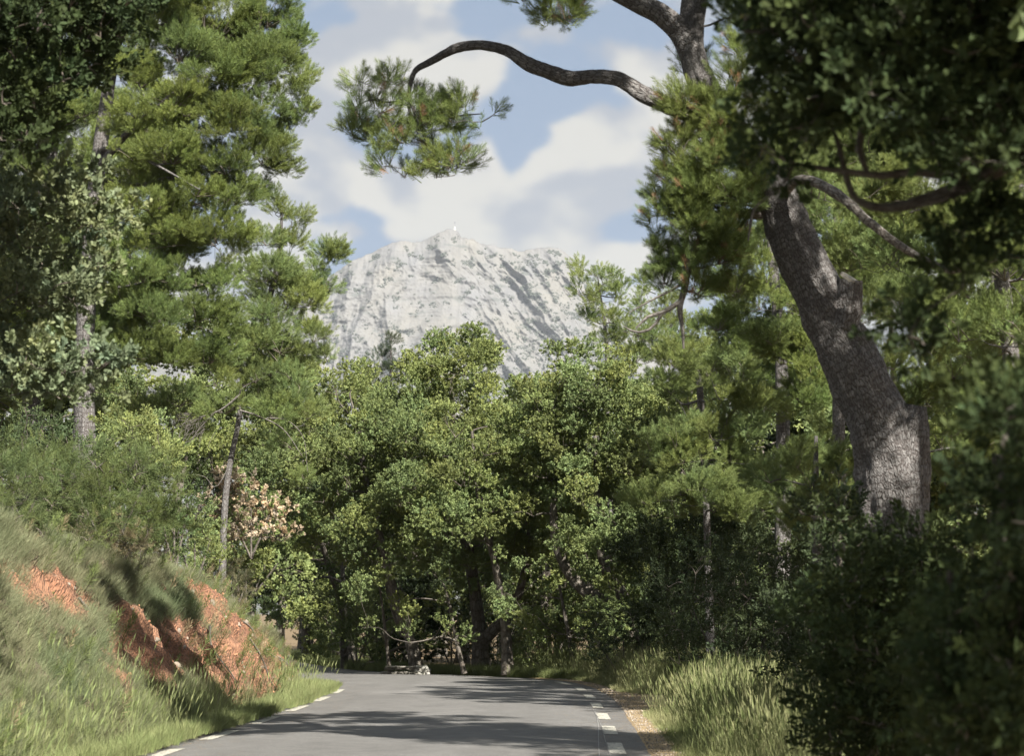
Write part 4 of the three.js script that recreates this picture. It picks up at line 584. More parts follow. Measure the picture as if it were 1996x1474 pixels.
// trees standing further back, filling the wood behind
{
  const r = rng(901), spec = [[380, 116, 11], [490, 112, 11], [690, 98, 11], [760, 104, 12], [860, 90, 9], [980, 96, 9.5], [1110, 92, 9], [1230, 88, 9.5], [1350, 80, 10], [1480, 76, 11], [1600, 72, 12], [1740, 66, 12], [1880, 62, 13], [2020, 60, 12], [1330, 66, 6.5], [1640, 60, 8], [170, 78, 11], [90, 70, 12], [-20, 62, 12], [600, 112, 10]];
  const extra = [[440, 118, 9], [545, 100, 8], [660, 84, 6.5], [720, 80, 6.5], [800, 78, 7], [900, 80, 7], [1000, 78, 7], [1090, 80, 7], [1180, 76, 7], [1270, 72, 7], [1420, 68, 7], [1540, 64, 7], [1700, 56, 7], [1850, 54, 7], [1980, 50, 8], [190, 88, 9], [150, 62, 8], [60, 56, 9], [590, 104, 8], [850, 110, 9], [1030, 110, 9], [1300, 100, 10]];
  const where = ['behind the left pines', 'between the left pines', 'left of the mountain foot', 'just under the mountain', 'behind the middle oaks', 'deep behind the tallest oak', 'behind the wide oak', 'behind the small pine top', 'behind the feathery pine', 'left of the dark pine stem', 'right of the dark pine stem', 'behind the leaning trunk', 'behind the overhanging branches', 'at the far right edge', 'low behind the feathery pine', 'low behind the leaning trunk', 'behind the tall pine', 'left of the tall pine trunk', 'at the far left edge', 'far along the road'];
  const side = ['left', 'right'], sorts = ['small', 'bushy', 'thin', 'low', 'round', 'narrow', 'ragged', 'dense', 'shaded', 'leafy', 'spreading'];
  extra.forEach((e, i) => { spec.push(e); where.push(`${sorts[i % 11]} crown ${i < 11 ? 'among' : 'beyond'} the stems ${e[0] < 560 ? 'above the red bank' : e[0] < 900 ? 'left of the thick trunk at the bend' : e[0] < 1250 ? 'right of the thick trunk at the bend' : 'behind the right verge'}`); });
  spec.forEach(([px, d, h], i) => {
    const b = at(px, HORIZON, d); b.y = px < 500 ? 1.0 : -0.05; const pads = [], wide = 2.0 + 0.5 * r();
    for (let k = 0; k < 26; k++) { const a = r() * 6.28, t = r(), q = wide * Math.sqrt(r()) * (1.05 - 0.55 * t * t); pads.push({ c: V(b.x + Math.cos(a) * q, b.y + h * (0.18 + 0.74 * t), b.z + Math.sin(a) * q), r: V(0.8, 0.62, 0.8), k: 0.62 }); }
    tree({ seed: 1000 + i, name: 'woodland_oak', label: i < 20 ? `shady oak of the wood ${where[i]}` : `oak with ${where[i]}`, category: 'tree', group: 'trees further back in the wood', base: b, trunks: [[{ p: b.clone(), r: 0.18 }, { p: b.clone().add(V(0.15, h * 0.45, 0)), r: 0.12 }, { p: b.clone().add(V(0, h * 0.85, 0)), r: 0.04 }]], pads, bark: M.darkBark, geos: G.oak, tint: (i % 3 ? OAK : SHADED_LEAF).map((c) => c * 0.95), clumpR: 0.4, per: 22, sprayS: 1.3, limbR: 1.2 });
  });
  // a dark conifer top and a round tree top just below the mountain
  const d = 118; tree({ ...pineSet, seed: 77, name: 'conifer', label: 'small dark conifer tip standing before the foot of the mountain', category: 'tree', base: at(762, 1180, d), trunks: [stem([[762, 1180, d, 0.2], [762, 900, d, 0.14], [762, 655, d, 0.03]])], pads: [[762, 668, d, 10, 10], [752, 682, d, 18, 9], [775, 686, d, 18, 9], [745, 700, d, 24, 10], [785, 704, d, 24, 10], [762, 720, d, 36, 14], [735, 735, d, 26, 14], [795, 735, d, 26, 14], [765, 760, d, 46, 22]], tint: [0.05, 0.07, 0.035], clumpR: 0.3, per: 11, sprayS: 1.5 });
}

// overhanging oak at the top left, on the bank
{
  const r = rng(611), d = 22;
  const pads = padsIn(r, [[-160, 340], [60, 335], [140, 330], [205, 400], [228, 470], [215, 560], [190, 600], [120, 640], [40, 620], [-160, 640]], 70, 46, 21.4, 23, 2).concat(padsIn(r, [[-160, 640], [60, 640], [120, 690], [205, 710], [200, 770], [110, 800], [-160, 810]], 66, 40, 21.4, 22.6, 2));
  const top = padsIn(r, [[-260, -330], [250, -260], [300, 0], [285, 70], [230, 130], [150, 170], [90, 250], [60, 330], [-260, 330]], 76, 54, 18.6, 22.5, 3);
  for (let i = 0; i < 40; i++) { const a = r() * 6.28, q = 1.7 * Math.sqrt(r()), t = r(); top.push({ c: V(-4.3 + Math.cos(a) * q, 6.0 + 3.2 * t, -18.6 + Math.sin(a) * q), r: V(0.42, 0.3, 0.42), k: 0.8 }); }
  const b = bankPoint(d, 1.18), bt = bankPoint(19.6, 1.12);
  tree({ seed: 142, leaf: M.dullLeaf, name: 'overhanging_oak', label: 'dark shaded oak foliage hanging in from the top left corner', category: 'tree', base: bt, trunks: [[{ p: bt.clone(), r: 0.17 }, { p: bt.clone().add(V(0.1, 1.6, 0.2)), r: 0.13 }, { p: at(-190, 200, 19.4), r: 0.09 }, { p: at(-120, -150, 19), r: 0.06 }]], pads: top, geos: G.oak, tint: SHADED_LEAF, bark: M.darkBark, clumpR: 0.18, per: 12, sprayS: 0.62, limbR: 0.7, clumps: 1.15 });
  tree({ seed: 141, name: 'overhanging_oak', label: 'grey green oak overhanging from the left edge in front of the tall pine', category: 'tree', base: b, trunks: [[{ p: b.clone(), r: 0.17 }, { p: b.clone().add(V(0.1, 1.6, 0.2)), r: 0.13 }, { p: at(-90, 500, 22), r: 0.08 }, { p: at(20, 380, 22), r: 0.03 }]], pads, geos: G.oak, tint: PALE, clumpR: 0.17, per: 12, sprayS: 0.6, limbR: 0.7, clumps: 1.5 });
}

// overhanging oak and shrubs close by on the right
{
  const r = rng(711), d = 11;
  const poly = [[1455, 40], [1470, -40], [1510, 60], [1490, 130], [1510, 210], [1520, 270], [1560, 285], [1600, 240], [1660, 215], [1720, 230], [1800, 260], [1850, 320], [1900, 330], [2100, 360], [2200, 100], [2200, -100], [1455, -100]];
  const pads = padsIn(r, poly, 74, 48, 10.2, 12.2, 3).concat(padsIn(r, [[1800, 400], [1900, 400], [1990, 440], [1990, 480], [1930, 470], [1880, 560], [1840, 540], [1830, 450]], 50, 30, 10.6, 11.2, 1)).concat([[1500, 290, 11, 36, 40], [1520, 330, 11, 30, 20], [1440, 40, 11, 30, 30], [1770, 650, 10.8, 26, 20], [1790, 680, 10.8, 24, 16]]);
  const rr = rng(5); for (let i = 0; i < 60; i++) { const a = rr() * 6.28, q = 2.6 * Math.sqrt(rr()), t = rr(); pads.push({ c: V(4.0 + Math.cos(a) * q, 4.3 + 3.2 * t, -d + 0.4 + Math.sin(a) * q), r: V(0.5, 0.35, 0.5), k: 0.4 }); }
  const b = V(4.3, -0.05, -d - 0.3);
  const t = tree({ seed: 151, leaf: M.dullLeaf, name: 'overhanging_oak', label: 'dark oak branches close by at the upper right, shade put into the leaf colour', category: 'tree', base: b, trunks: [[{ p: b.clone(), r: 0.16 }, { p: V(4.1, 1.8, -d), r: 0.13 }, { p: V(3.9, 3.6, -d + 0.2), r: 0.10 }, { p: V(3.8, 6.4, -d + 0.3), r: 0.03 }]], limbs: [
    { pts: [V(4.05, 2.4, -d), ...line(d, [[2300, 260], [2060, 300], [1990, 310], [1930, 335], [1880, 362], [1810, 388], [1725, 405], [1668, 388], [1648, 340], [1636, 290], [1620, 240]])], rad: [0.07, 0.06, 0.05, 0.042, 0.038, 0.034, 0.03, 0.022, 0.016, 0.014, 0.012, 0.008], step: 0.05 },
    { pts: line(d, [[1900, 352], [1850, 345], [1780, 335], [1720, 342], [1650, 335], [1580, 325], [1545, 318]]), rad: [0.022, 0.022, 0.02, 0.018, 0.014, 0.011, 0.006], step: 0.05 },
    { pts: line(d, [[1690, 340], [1675, 280], [1700, 200], [1760, 80], [1800, -30]]), rad: [0.012, 0.016, 0.02, 0.024, 0.03], step: 0.05 },
    { pts: line(d, [[1545, 320], [1535, 345], [1515, 370], [1478, 398], [1466, 420], [1460, 455]]), rad: [0.007, 0.006, 0.005, 0.005, 0.004, 0.003], step: 0.04 },
    { pts: [V(3.85, 4.0, -d + 0.2), ...line(d, [[2200, -60], [1900, -30], [1700, 20], [1560, 60], [1450, 60]])], rad: [0.06, 0.05, 0.036, 0.026, 0.016, 0.008], step: 0.06 }],
    pads, bark: M.darkBark, geos: G.lobed, tint: SHADED_LEAF, clumpR: 0.13, per: 9, sprayS: 0.66, limbR: 0.5, clumps: 0.52 });
  looseLeaves(t, poly, d - 0.6, 150, G.lobeLeaf ??= single(LOBEP, 0.075, 0.72), SHADED_LEAF, 9);
}
{
  const r = rng(733);  // unseen oaks added to keep the dark shrub and leaning trunk in shade
  for (const [x, d, h, s, seed] of [[5.6, 9.5, 8.5, 2.6, 7331], [6.4, 15.5, 9, 2.4, 7332]]) {
    const pads = []; for (let i = 0; i < 34; i++) { const a = r() * 6.28, t = r(), q = s * Math.sqrt(r()); pads.push({ c: V(x - 0.4 + Math.cos(a) * q, 3.4 + (h - 3.4) * t, -d + Math.sin(a) * q), r: V(0.8, 0.55, 0.8), k: 0.8 }); }
    const b = V(x, -0.05, -d);
    tree({ seed, name: 'shading_oak', label: d < 12 ? 'unseen near oak added beyond the right edge to shade the dark shrub' : 'unseen further oak added beyond the right edge to shade the leaning trunk', category: 'tree', base: b, trunks: [[{ p: b.clone(), r: 0.2 }, { p: V(x - 0.1, h * 0.5, -d), r: 0.14 }, { p: V(x, h * 0.9, -d), r: 0.04 }]], pads, bark: M.darkBark, geos: G.oak, tint: OAK, clumpR: 0.36, per: 24, sprayS: 1.2 });
  }
}
function single(prof, len, wid) { const P = [], I = []; leafShape(P, I, V(0, 0, 0), V(0, 1, 0), V(0, 0, 1), len, len * wid, prof, 0.3); return geom(P, I); }
/** the nearest leaves, each a piece of its own on a short stalk */
function looseLeaves(t, poly, d, n, geo, tint, seed) {
  const r = rng(seed), xs = poly.map((p) => p[0]), ys = poly.map((p) => p[1]), x0 = Math.min(...xs), x1 = Math.min(2020, Math.max(...xs)), y0 = Math.max(-20, Math.min(...ys)), y1 = Math.min(1480, Math.max(...ys));
  const mats = [0, 1, 2, 3].map((i) => leafMat(...tint.map((c) => c * (0.8 + 0.18 * i)), 0.38, 0.62, 0.22)), stalk = tube([V(0, -0.03, 0.006), V(0, -0.012, 0.002), V(0, 0.004, 0)], [0.0016, 0.0013, 0.001], { radial: 3, step: 0.01 });
  const g = mergeGeometries([geo, stalk].map((q) => { const c = q.clone(); c.deleteAttribute('uv'); return c; }));
  for (let i = 0, k = 0; i < n * 6 && k < n; i++) {
    const x = x0 + (x1 - x0) * r(), y = y0 + (y1 - y0) * r(); if (!inPoly(poly, x, y)) continue;
    let best = null, bd = 1e9; const p = at(x, y, d + (r() - 0.5) * 0.9); for (const q of t.nodes) { const e = q[0].distanceTo(p); if (e < bd) { bd = e; best = q; } }
    if (bd > 0.16) p.lerp(best[0], 1 - 0.16 / bd);
    const m = mesh('leaf', g, mats[k % 4], t.root); m.position.copy(t.loc(p)); m.quaternion.setFromUnitVectors(Y, randDir(r).add(V(0, -0.2, 0)).normalize()); m.rotateY(r() * 6.28); m.scale.setScalar(0.55 + 0.4 * r()); k++;
  }
}
{
  const r = rng(721);
  const near = [[1950, 830], [1990, 780], [2040, 730], [2200, 690], [2250, 1500], [1790, 1520], [1830, 1330], [1860, 1200], [1900, 1080], [1930, 950]];
  const b1 = V(2.1, -0.05, -9.6);
  const t1 = tree({ seed: 161, leaf: M.dullLeaf, name: 'roadside_shrub', label: 'dark glossy leaved shrub close by filling the lower right corner', category: 'shrub', group: null, base: b1, trunks: [[{ p: b1.clone(), r: 0.035 }, { p: at(1960, 1300, 9.6), r: 0.028 }, { p: at(1950, 1000, 9.6), r: 0.018 }, { p: at(1960, 800, 9.6), r: 0.008 }], [{ p: b1.clone().add(V(-0.15, 0, 0)), r: 0.03 }, { p: at(1860, 1350, 9.5), r: 0.02 }, { p: at(1850, 1100, 9.4), r: 0.01 }]], pads: padsIn(r, near, 92, 60, 9.0, 10.6, 3), bark: M.darkBark, geos: G.laurel, tint: SHADED_LEAF, clumpR: 0.12, per: 10, sprayS: 0.55, limbR: 0.35, clumps: 0.62, trunkStep: 0.1 });
  looseLeaves(t1, near, 8.9, 260, single(LAURELP, 0.075, 0.5), SHADED_LEAF, 19);
  const mid = [[1600, 1160], [1640, 1090], [1710, 1080], [1790, 1060], [1850, 1100], [1870, 1500], [1620, 1500], [1600, 1430], [1570, 1330], [1580, 1230]];
  const b2 = at(1700, 1640, 16);
  b2.y = -0.05;
  const t2 = tree({ seed: 171, leaf: M.dullLeaf, name: 'roadside_shrub', label: 'leafy shrub at the foot of the leaning trunk with a few sunlit green leaves', category: 'shrub', group: null, base: b2, trunks: [[{ p: b2.clone(), r: 0.035 }, { p: at(1690, 1300, 16), r: 0.025 }, { p: at(1680, 1060, 16), r: 0.01 }]], pads: padsIn(r, mid, 74, 48, 15.2, 17, 3), bark: M.darkBark, geos: G.laurel, tint: SHADED_LEAF, clumpR: 0.16, per: 11, sprayS: 0.66, limbR: 0.4, clumps: 0.75, trunkStep: 0.1 });
  looseLeaves(t2, mid, 15, 140, single(LAURELP, 0.08, 0.5), SHADED_LEAF, 29);
  const b3 = at(1632, 1500, 20); b3.y = -0.05;
  tree({ seed: 181, name: 'sapling', label: 'thin upright sapling before the bright young pine', category: 'shrub', base: b3, trunks: [[{ p: b3.clone(), r: 0.016 }, { p: at(1640, 1200, 20), r: 0.012 }, { p: at(1634, 960, 20), r: 0.006 }]], pads: [[1634, 980, 20, 30, 22], [1600, 1010, 20, 34, 20], [1570, 1000, 20, 20, 16], [1665, 1010, 20, 30, 20], [1630, 1045, 20, 36, 20], [1590, 1060, 20, 30, 18], [1672, 1060, 20, 30, 18], [1640, 1100, 20, 30, 16]], bark: M.darkBark, geos: G.laurel, tint: SHADED_LEAF, clumpR: 0.12, per: 5, sprayS: 0.7, limbR: 0.3, trunkStep: 0.1 });
}

// ---------------------------------------------------------------- shrubs
function shrub(seed, name, label, poly, d0, d1, o = {}) {
  const r = rng(seed), xs = poly.map((p) => p[0]), x = (Math.min(...xs) + Math.max(...xs)) / 2, d = (d0 + d1) / 2, b = at(x, Math.max(...poly.map((p) => p[1])) + 10, d);
  if (o.ground !== undefined) b.y = o.ground;
  const mids = [-0.28, 0, 0.26].map((k) => [{ p: b.clone(), r: 0.03 }, { p: at(x + k * (Math.max(...xs) - Math.min(...xs)), mix(Math.min(...poly.map((p) => p[1])), Math.max(...poly.map((p) => p[1])), 0.4), d), r: 0.012 }]);
  return tree({ seed, name, label, category: 'shrub', group: o.group, base: b, trunks: mids, pads: padsIn(r, poly, o.step ?? 52, o.rad ?? 34, d0, d1, o.layers ?? 2), bark: M.darkBark, geos: G.small, tint: OAK, clumpR: 0.2, per: 12, sprayS: 0.9, limbR: 0.5, clumps: 0.8, flare: 0, trunkRadial: 6, ...o });
}
const bankGroup = 'shrubs along the top of the red bank';
shrub(201, 'broom_shrub', 'fine leaved green shrub above the grass at the left edge of the bank', [[-80, 900], [0, 880], [100, 920], [130, 990], [90, 1050], [0, 1060], [-80, 1060]], 28.6, 31, { geos: G.broom, tint: [0.10, 0.13, 0.045], group: bankGroup, per: 9, sprayS: 0.7 });
shrub(202, 'broom_shrub', 'rounded olive green shrub in the middle of the bank top', [[90, 920], [190, 860], [290, 890], [340, 980], [330, 1080], [230, 1080], [130, 1040]], 32.6, 36, { geos: G.broom, tint: [0.10, 0.13, 0.04], group: bankGroup, per: 10, sprayS: 0.75 });
shrub(203, 'broom_shrub', 'green shrub right of the rounded one on the bank top', [[290, 960], [340, 920], [390, 980], [370, 1060], [340, 1110], [290, 1080]], 40, 42, { geos: G.small, tint: [0.09, 0.125, 0.04], group: bankGroup });
shrub(216, 'leafy_shrub', 'leafy bush hiding the foot of the slender pine', [[320, 1030], [370, 990], [410, 1020], [440, 1090], [420, 1140], [350, 1130]], 43.5, 46, { tint: OAK, group: bankGroup });
shrub(217, 'dry_shrub', 'brownish dry bush on the crest of the red bank', [[150, 1040], [220, 1020], [300, 1060], [300, 1110], [220, 1110], [160, 1080]], 33, 35, { geos: G.broom, tint: [0.24, 0.205, 0.12], group: bankGroup, step: 36, rad: 22, per: 8, sprayS: 0.55, clumpR: 0.14 });
shrub(204, 'leafy_shrub', 'leafy shrub around the foot of the tall pine trunk', [[180, 860], [240, 800], [330, 830], [350, 900], [280, 930], [190, 920]], 40, 43, { tint: OAK, group: bankGroup, geos: G.small });
shrub(205, 'leafy_shrub', 'shady shrub left of the tall pine trunk', [[-60, 830], [40, 790], [140, 830], [150, 920], [60, 960], [-60, 950]], 37, 41, { tint: SHADED_LEAF.map((c) => c * 1.4), group: bankGroup, step: 60, rad: 42 });
shrub(206, 'dry_shrub', 'dry brownish bush at the end of the red bank', [[400, 1130], [450, 1100], [500, 1130], [505, 1190], [450, 1200], [405, 1180]], 50, 52, { geos: G.broom, tint: [0.17, 0.16, 0.085], group: bankGroup, step: 40, rad: 26, per: 8, sprayS: 0.6 });
shrub(207, 'oak_sapling', 'small oak sapling with withered brown leaves behind the bank', [[420, 960], [460, 930], [520, 950], [570, 990], [560, 1040], [520, 1080], [450, 1060], [410, 1010]], 53, 55, { geos: G.oak, tint: [0.40, 0.315, 0.215], mixTint: [0.16, 0.20, 0.07, 0.25], step: 44, rad: 28, per: 10, sprayS: 0.8, clumpR: 0.2, clumps: 0.8 });
shrub(208, 'leafy_shrub', 'bright green shrub under the withered sapling', [[360, 1070], [440, 1050], [560, 1090], [600, 1150], [540, 1170], [420, 1130]], 56, 60, { tint: OAK, geos: G.oak, step: 54, rad: 36, sprayS: 0.9 });
shrub(209, 'leafy_shrub', 'shrub between the bank and the bend beside the road', [[610, 1130], [690, 1090], [770, 1120], [780, 1220], [760, 1290], [680, 1295], [650, 1240]], 68, 73, { tint: [0.12, 0.155, 0.045], step: 56, rad: 38, geos: G.small, sprayS: 1.1, clumpR: 0.26 });
shrub(210, 'leafy_shrub', 'green bush right of the thick oak trunk at the bend', [[1000, 1220], [1060, 1190], [1130, 1215], [1140, 1290], [1060, 1312], [1000, 1300]], 61.5, 63.5, { tint: OAK, step: 50, rad: 32, sprayS: 1.0, clumpR: 0.24 });
shrub(211, 'leafy_shrub', 'dark low bush in the shade under the middle oaks', [[830, 1230], [900, 1200], [1000, 1220], [1000, 1305], [840, 1310]], 66, 69, { tint: SHADED_LEAF, step: 60, rad: 38, clumpR: 0.28 });
shrub(212, 'leafy_shrub', 'dark undergrowth behind the tall grass on the right verge', [[1280, 1110], [1390, 1070], [1500, 1060], [1580, 1120], [1590, 1330], [1440, 1370], [1300, 1320]], 41, 45, { tint: SHADED_LEAF, step: 62, rad: 42, clumpR: 0.26, layers: 3 });
shrub(213, 'leafy_shrub', 'dark undergrowth at the inner side of the right bend', [[1120, 1210], [1220, 1200], [1310, 1230], [1310, 1310], [1140, 1320]], 53, 56, { tint: SHADED_LEAF, step: 58, rad: 38, clumpR: 0.26 });
shrub(214, 'leafy_shrub', 'dark bush beside the far stretch of road', [[560, 1130], [620, 1120], [660, 1200], [650, 1272], [590, 1262]], 86, 90, { tint: SHADED_LEAF, step: 50, rad: 34, clumpR: 0.3, sprayS: 1.2 });
shrub(215, 'leafy_shrub', 'dark tangled bush in front of the leaning trunk foot', [[1500, 1180], [1600, 1140], [1660, 1220], [1640, 1380], [1560, 1400], [1500, 1300]], 29, 32, { tint: SHADED_LEAF, step: 66, rad: 44, clumpR: 0.2, layers: 3 });

{
  const spots = [[675, 77, 'by the far road'], [775, 75, 'deep behind the low wall'], [735, 69, 'behind the low wall'], [800, 70, 'left of the thick oak trunk'], [880, 72, 'just behind the thick oak trunk'], [970, 70, 'right behind the forked limb'], [1090, 67, 'in the middle of the shade'], [1170, 66, 'under the wide oak'], [1260, 64, 'behind the leaning oak stem'], [1350, 58, 'behind the verge grass'], [1440, 56, 'deep in the right shade']];
  spots.forEach(([px, d, w], i) => { const k = 64 / d * 1.0, y = at(0, 0, 1) && (HORIZON + F * EYE / d); shrub(260 + i, 'undergrowth_shrub', `dim undergrowth bush ${w}`, [[px - 75, y - 150 * k], [px, y - 190 * k], [px + 75, y - 150 * k], [px + 80, y - 8], [px - 80, y - 8]], d - 1.2, d + 1.2, { tint: i % 2 ? SHADED_LEAF : OAK, step: 62, rad: 42, clumpR: 0.3, per: 16, sprayS: 1.1, group: 'undergrowth bushes in the wood', geos: i % 3 ? G.small : G.oak, ground: -0.05 }); });
}
// ---------------------------------------------------------------- grass
{
  const GR = { fine: [grassTuft(1, 34, 0.24, 0.3, 0.005), grassTuft(2, 30, 0.30, 0.34, 0.005)], green: [grassTuft(3, 34, 0.24, 0.26, 0.0055), grassTuft(4, 30, 0.30, 0.28, 0.0055)], tall: [grassTuft(5, 16, 0.85, 0.26, 0.0055, 9), grassTuft(6, 14, 0.7, 0.24, 0.0055, 7)] };
  const r = rng(55);
  const bankFine = [[], []], bankGreen = [[], []], bankTall = [[], []];
  const slopeN = V(0.8, 0.6, 0).normalize();
  for (let i = 0; i < 34000; i++) {
    const d = 16 + 40 * Math.pow(r(), 0.9), s = r() * 1.16, b = bareEarth(d, s);
    if (r() < b * 1.0) continue;
    const dens = 0.5 + 0.9 * fbm(d * 0.8, s * 4, 21, 3); if (r() > dens + 0.35) continue;
    const p = bankPoint(d, s); p.y -= 0.02;
    const dry = clamp(0.45 + 1.2 * fbm(d * 0.35, s * 2.2, 31, 3) + (r() - 0.5) * 0.5), v = 0.8 + 0.4 * r();
    const aim = V(0.35 + 0.4 * r(), 1, (r() - 0.5) * 0.5).normalize(), c = [mix(0.135, 0.27, dry) * v, mix(0.175, 0.25, dry) * v, mix(0.085, 0.15, dry) * v];
    bankFine[r() < 0.5 ? 0 : 1].push([place(p, aim, r() * 6.28, 0.45 + 0.6 * r()), ...c]);
  }
  for (let i = 0; i < 9000; i++) {                                     // greener, thicker grass at the foot of the bank and on the left verge
    const d = 16 + 41 * r(), s = -0.05 + 0.36 * r() * r() - (d > 42 ? 0.16 * r() : 0), p = s < 0 ? bankPoint(d, 0).add(V((0.5 + 0.5 * smooth(40, 50, d)) * r(), 0, 0)) : bankPoint(d, s); if (s > 0 && r() < bareEarth(d, Math.max(s, 0.14)) * 0.97) continue;
    const v = 0.75 + 0.5 * r(), y = r() * 0.4; (r() < 0.05 && d < 46 ? bankTall : bankGreen)[r() < 0.5 ? 0 : 1].push([place(p, V(0.3 * r(), 1, (r() - 0.5) * 0.4).normalize(), r() * 6.28, (0.4 + 0.5 * r()) * (d > 51 ? 0.6 : 1)), (0.16 + 0.20 * y) * v, (0.205 + 0.13 * y) * v, (0.075 + 0.10 * y) * v]);
  }
  for (let i = 0; i < 1500; i++) { const d = 47 + 14 * r(), f = bankFoot(d), p = V(f + 0.5 - (0.2 + 1.6 * r()), Math.max(0.02, 0.02), -d), v = 0.8 + 0.5 * r(); if (p.x > xAt(lineL, d) - 0.28) continue; const q = Math.max(p.y, 0.02); p.y = q; (r() < 0.04 ? bankTall : bankGreen)[r() < 0.5 ? 0 : 1].push([place(p, V((r() - 0.5) * 0.4, 1, (r() - 0.5) * 0.4).normalize(), r() * 6.28, 0.35 + 0.35 * r()), 0.22 * v, 0.25 * v, 0.10 * v]); }
  const herbs = [[], []];
  for (let i = 0; i < 1500; i++) { const d = 18 + 36 * r(), s = r() * 1.1; if (fbm(d * 0.7, s * 4, 51, 3) < 0.08) continue; const p = bankPoint(d, s), v = 0.7 + 0.6 * r(), dry = r() < 0.35; herbs[r() < 0.5 ? 0 : 1].push([place(p, V(0.5, 1, (r() - 0.5) * 0.6).normalize(), r() * 6.28, 0.5 + 0.7 * r()), (dry ? 0.24 : 0.13) * v, (dry ? 0.19 : 0.165) * v, (dry ? 0.11 : 0.05) * v]); }
  herbs.forEach((l, i) => { const m = instances('bank_herbs', G.broom[i], M.leaf, l, scene, 'low green and dry herbs growing on the red bank'); m.userData.category = 'plants'; });
  const put = (name, sets, geos, label) => sets.forEach((l, i) => { const m = instances(name, geos[i], M.grass, l, scene, label); m.userData.category = 'grass'; });
  put('bank_grass', bankFine, GR.fine, 'fine grey green grass covering the upper slope of the red bank');
  put('foot_grass', bankGreen, GR.green, 'lush green grass along the foot of the left bank');
  put('tall_grass', bankTall, GR.tall, 'tall flowering grass stalks at the left edge of the road');
  const vg = [[], []], vt = [[], []];
  for (let i = 0; i < 24000; i++) {
    const d = 20 + 44 * r(), e = xAt(lineR, d) + 0.62, gap = 1.25 * smooth(37.5, 41.5, d) * smooth(49, 46, d), out = gap + r() * (1.9 + 1.1 * smooth(40, 28, d)); const x = e + out, near = clamp(out / 0.8);
    if (d > 57 && x < xAt(lineR, Math.min(d, 61)) + 0.5) continue;
    if (r() > 0.55 + 0.9 * fbm(x * 0.9, d * 0.6, 41, 3) + 0.2 * near) continue;
    const v = 0.75 + 0.5 * r(), dry = clamp(0.3 + fbm(x * 0.7, d * 0.4, 61, 2) + 0.4 * (r() - 0.5)), c = [mix(0.17, 0.36, dry) * v, mix(0.21, 0.33, dry) * v, mix(0.075, 0.19, dry) * v], tall = r() < 0.45 * near * smooth(-0.25, 0.2, fbm(x * 0.5, d * 0.35, 71, 2) + 0.1);
    (tall ? vt : vg)[r() < 0.5 ? 0 : 1].push([place(V(x, -0.02 + 0.02 * r(), -d), V((r() - 0.6) * 0.35, 1, (r() - 0.5) * 0.35).normalize(), r() * 6.28, (tall ? 0.55 + 0.5 * r() : 0.4 + 0.6 * r()) * mix(0.6, 1, near)), ...c]);
  }
  for (let i = 0; i < 4200; i++) { // the far side of the bend
    const k = Math.floor(600 * (0.5 + 0.38 * r())), p = lineR[k]; if (-p.z < 57 || -p.z > 92) continue; const q = lineR[Math.min(600, k + 3)], t = q.clone().sub(p).normalize(), out = 0.55 + 2.2 * r() * r(), g = V(p.x - t.z * out, 0, p.z + t.x * out), v = 0.7 + 0.5 * r(); g.y = -0.02;
    vg[r() < 0.5 ? 0 : 1].push([place(g, V((r() - 0.5) * 0.4, 1, (r() - 0.5) * 0.4).normalize(), r() * 6.28, 0.5 + 0.8 * r()), 0.19 * v, 0.225 * v, 0.085 * v]); }
  put('verge_grass', vg, GR.green, 'green grass on the right verge of the road');
  put('tall_grass', vt, GR.tall, 'tall seeding grass on the right verge of the road');
}

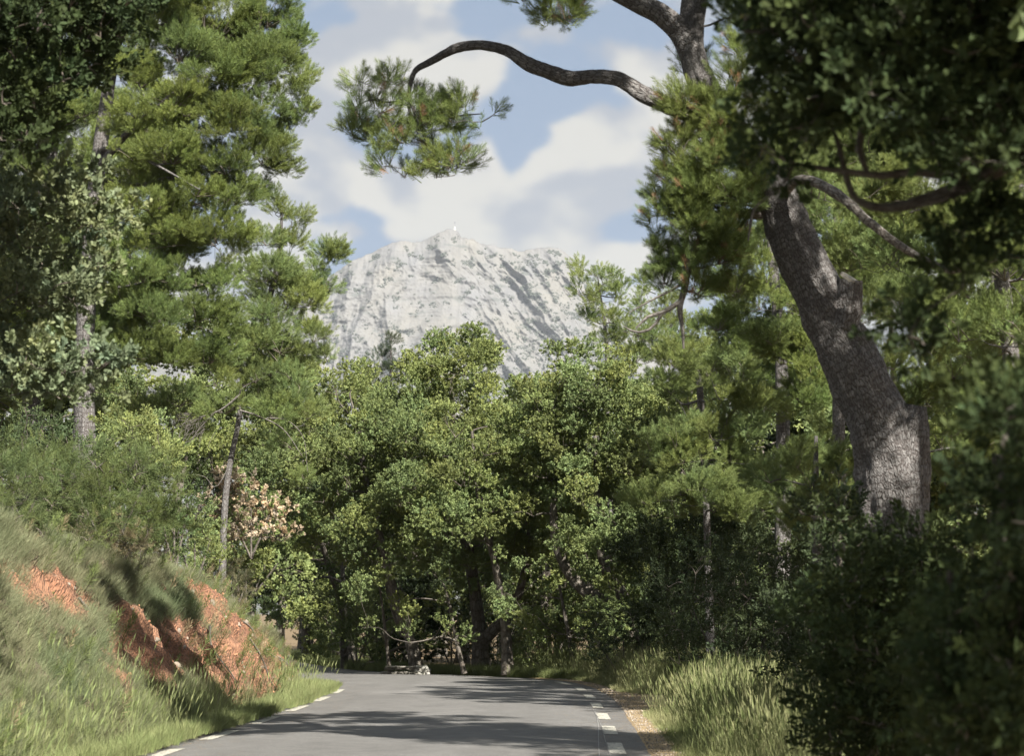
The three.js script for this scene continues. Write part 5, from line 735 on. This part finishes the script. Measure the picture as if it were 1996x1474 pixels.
{
  const r = rng(515), list = [], sliver = new THREE.PlaneGeometry(0.05, 0.007); sliver.rotateX(-Math.PI / 2);
  for (let i = 0; i < 5200; i++) { const d = 24 + 38 * r(), right = r() < 0.6, q = r() * r() * 1.3, x = right ? xAt(lineR, d) + 0.42 - q : xAt(lineL, d) - 0.26 + q, t = (x - xAt(lineL, d)) / 4.7, c = 0.12 + 0.2 * r(); list.push([place(V(x, 0.0165 + 0.03 * (1 - (2 * t - 1) ** 2) + 0.002, -d), V(0.05 * (r() - 0.5), 1, 0.05 * (r() - 0.5)).normalize(), r() * 6.28, 0.6 + r()), c, c * 0.72, c * 0.45]); }
  const m = instances('needle_litter', sliver, new THREE.MeshStandardMaterial({ roughness: 0.95, side: THREE.DoubleSide }), list, scene, 'fallen brown needles and bits along the road edges'); m.userData.category = 'litter';
}
// ---------------------------------------------------------------- low stone parapet at the bend
{
  const d = 62.6, a = at(752, 1300, d), b = at(826, 1300, d), t = thing('low_wall', 'low stone parapet at the bend with a pale rubble end', 'wall', null, V((a.x + b.x) / 2, 0, -d));
  const r = rng(88), L = b.x - a.x, dark = [0, 1, 2].map((i) => new THREE.MeshStandardMaterial({ color: lin(0.13 + 0.04 * i, 0.12 + 0.038 * i, 0.10 + 0.035 * i), roughness: 0.95 })), pale = [0, 1, 2].map((i) => new THREE.MeshStandardMaterial({ color: lin(0.3 + 0.06 * i, 0.29 + 0.06 * i, 0.265 + 0.05 * i), roughness: 0.92 }));
  for (let row = 0; row < 2; row++) for (let x = -L / 2; x < L / 2 - 0.2; x += 0.24) { const m = mesh('stone', G.stones[(row + Math.round(x * 10) + 60) % 3], dark[Math.floor(r() * 3)], t); m.position.set(x + row * 0.1, 0.06 + row * 0.11, 0); m.scale.set(0.13, 0.072, 0.12); m.rotation.y = r(); }
  const cap = new THREE.BoxGeometry(L - 0.2, 0.03, 0.26, 12, 1, 2), cp = cap.attributes.position; for (let i = 0; i < cp.count; i++) cp.setY(i, cp.getY(i) + 0.012 * N(cp.getX(i) * 7, 1, cp.getZ(i) * 7)); cap.computeVertexNormals();
  mesh('coping', cap, dark[2], t).position.set(-0.1, 0.215, 0);
  for (let i = 0; i < 14; i++) { const m = mesh('rubble_stone', G.stones[i % 3], pale[i % 3], t); const k = Math.floor(i / 5); m.position.set(L / 2 - 0.02 + (i % 5 - 2) * 0.07, 0.05 + k * 0.075, 0.1 * (r() - 0.5)); m.scale.setScalar(0.052 + 0.016 * r()); m.rotation.set(r() * 3, r() * 3, r()); }
}
console.log('sprays', sprays);
renderer.setSize(1024, 757);
renderer.render(scene, camera);
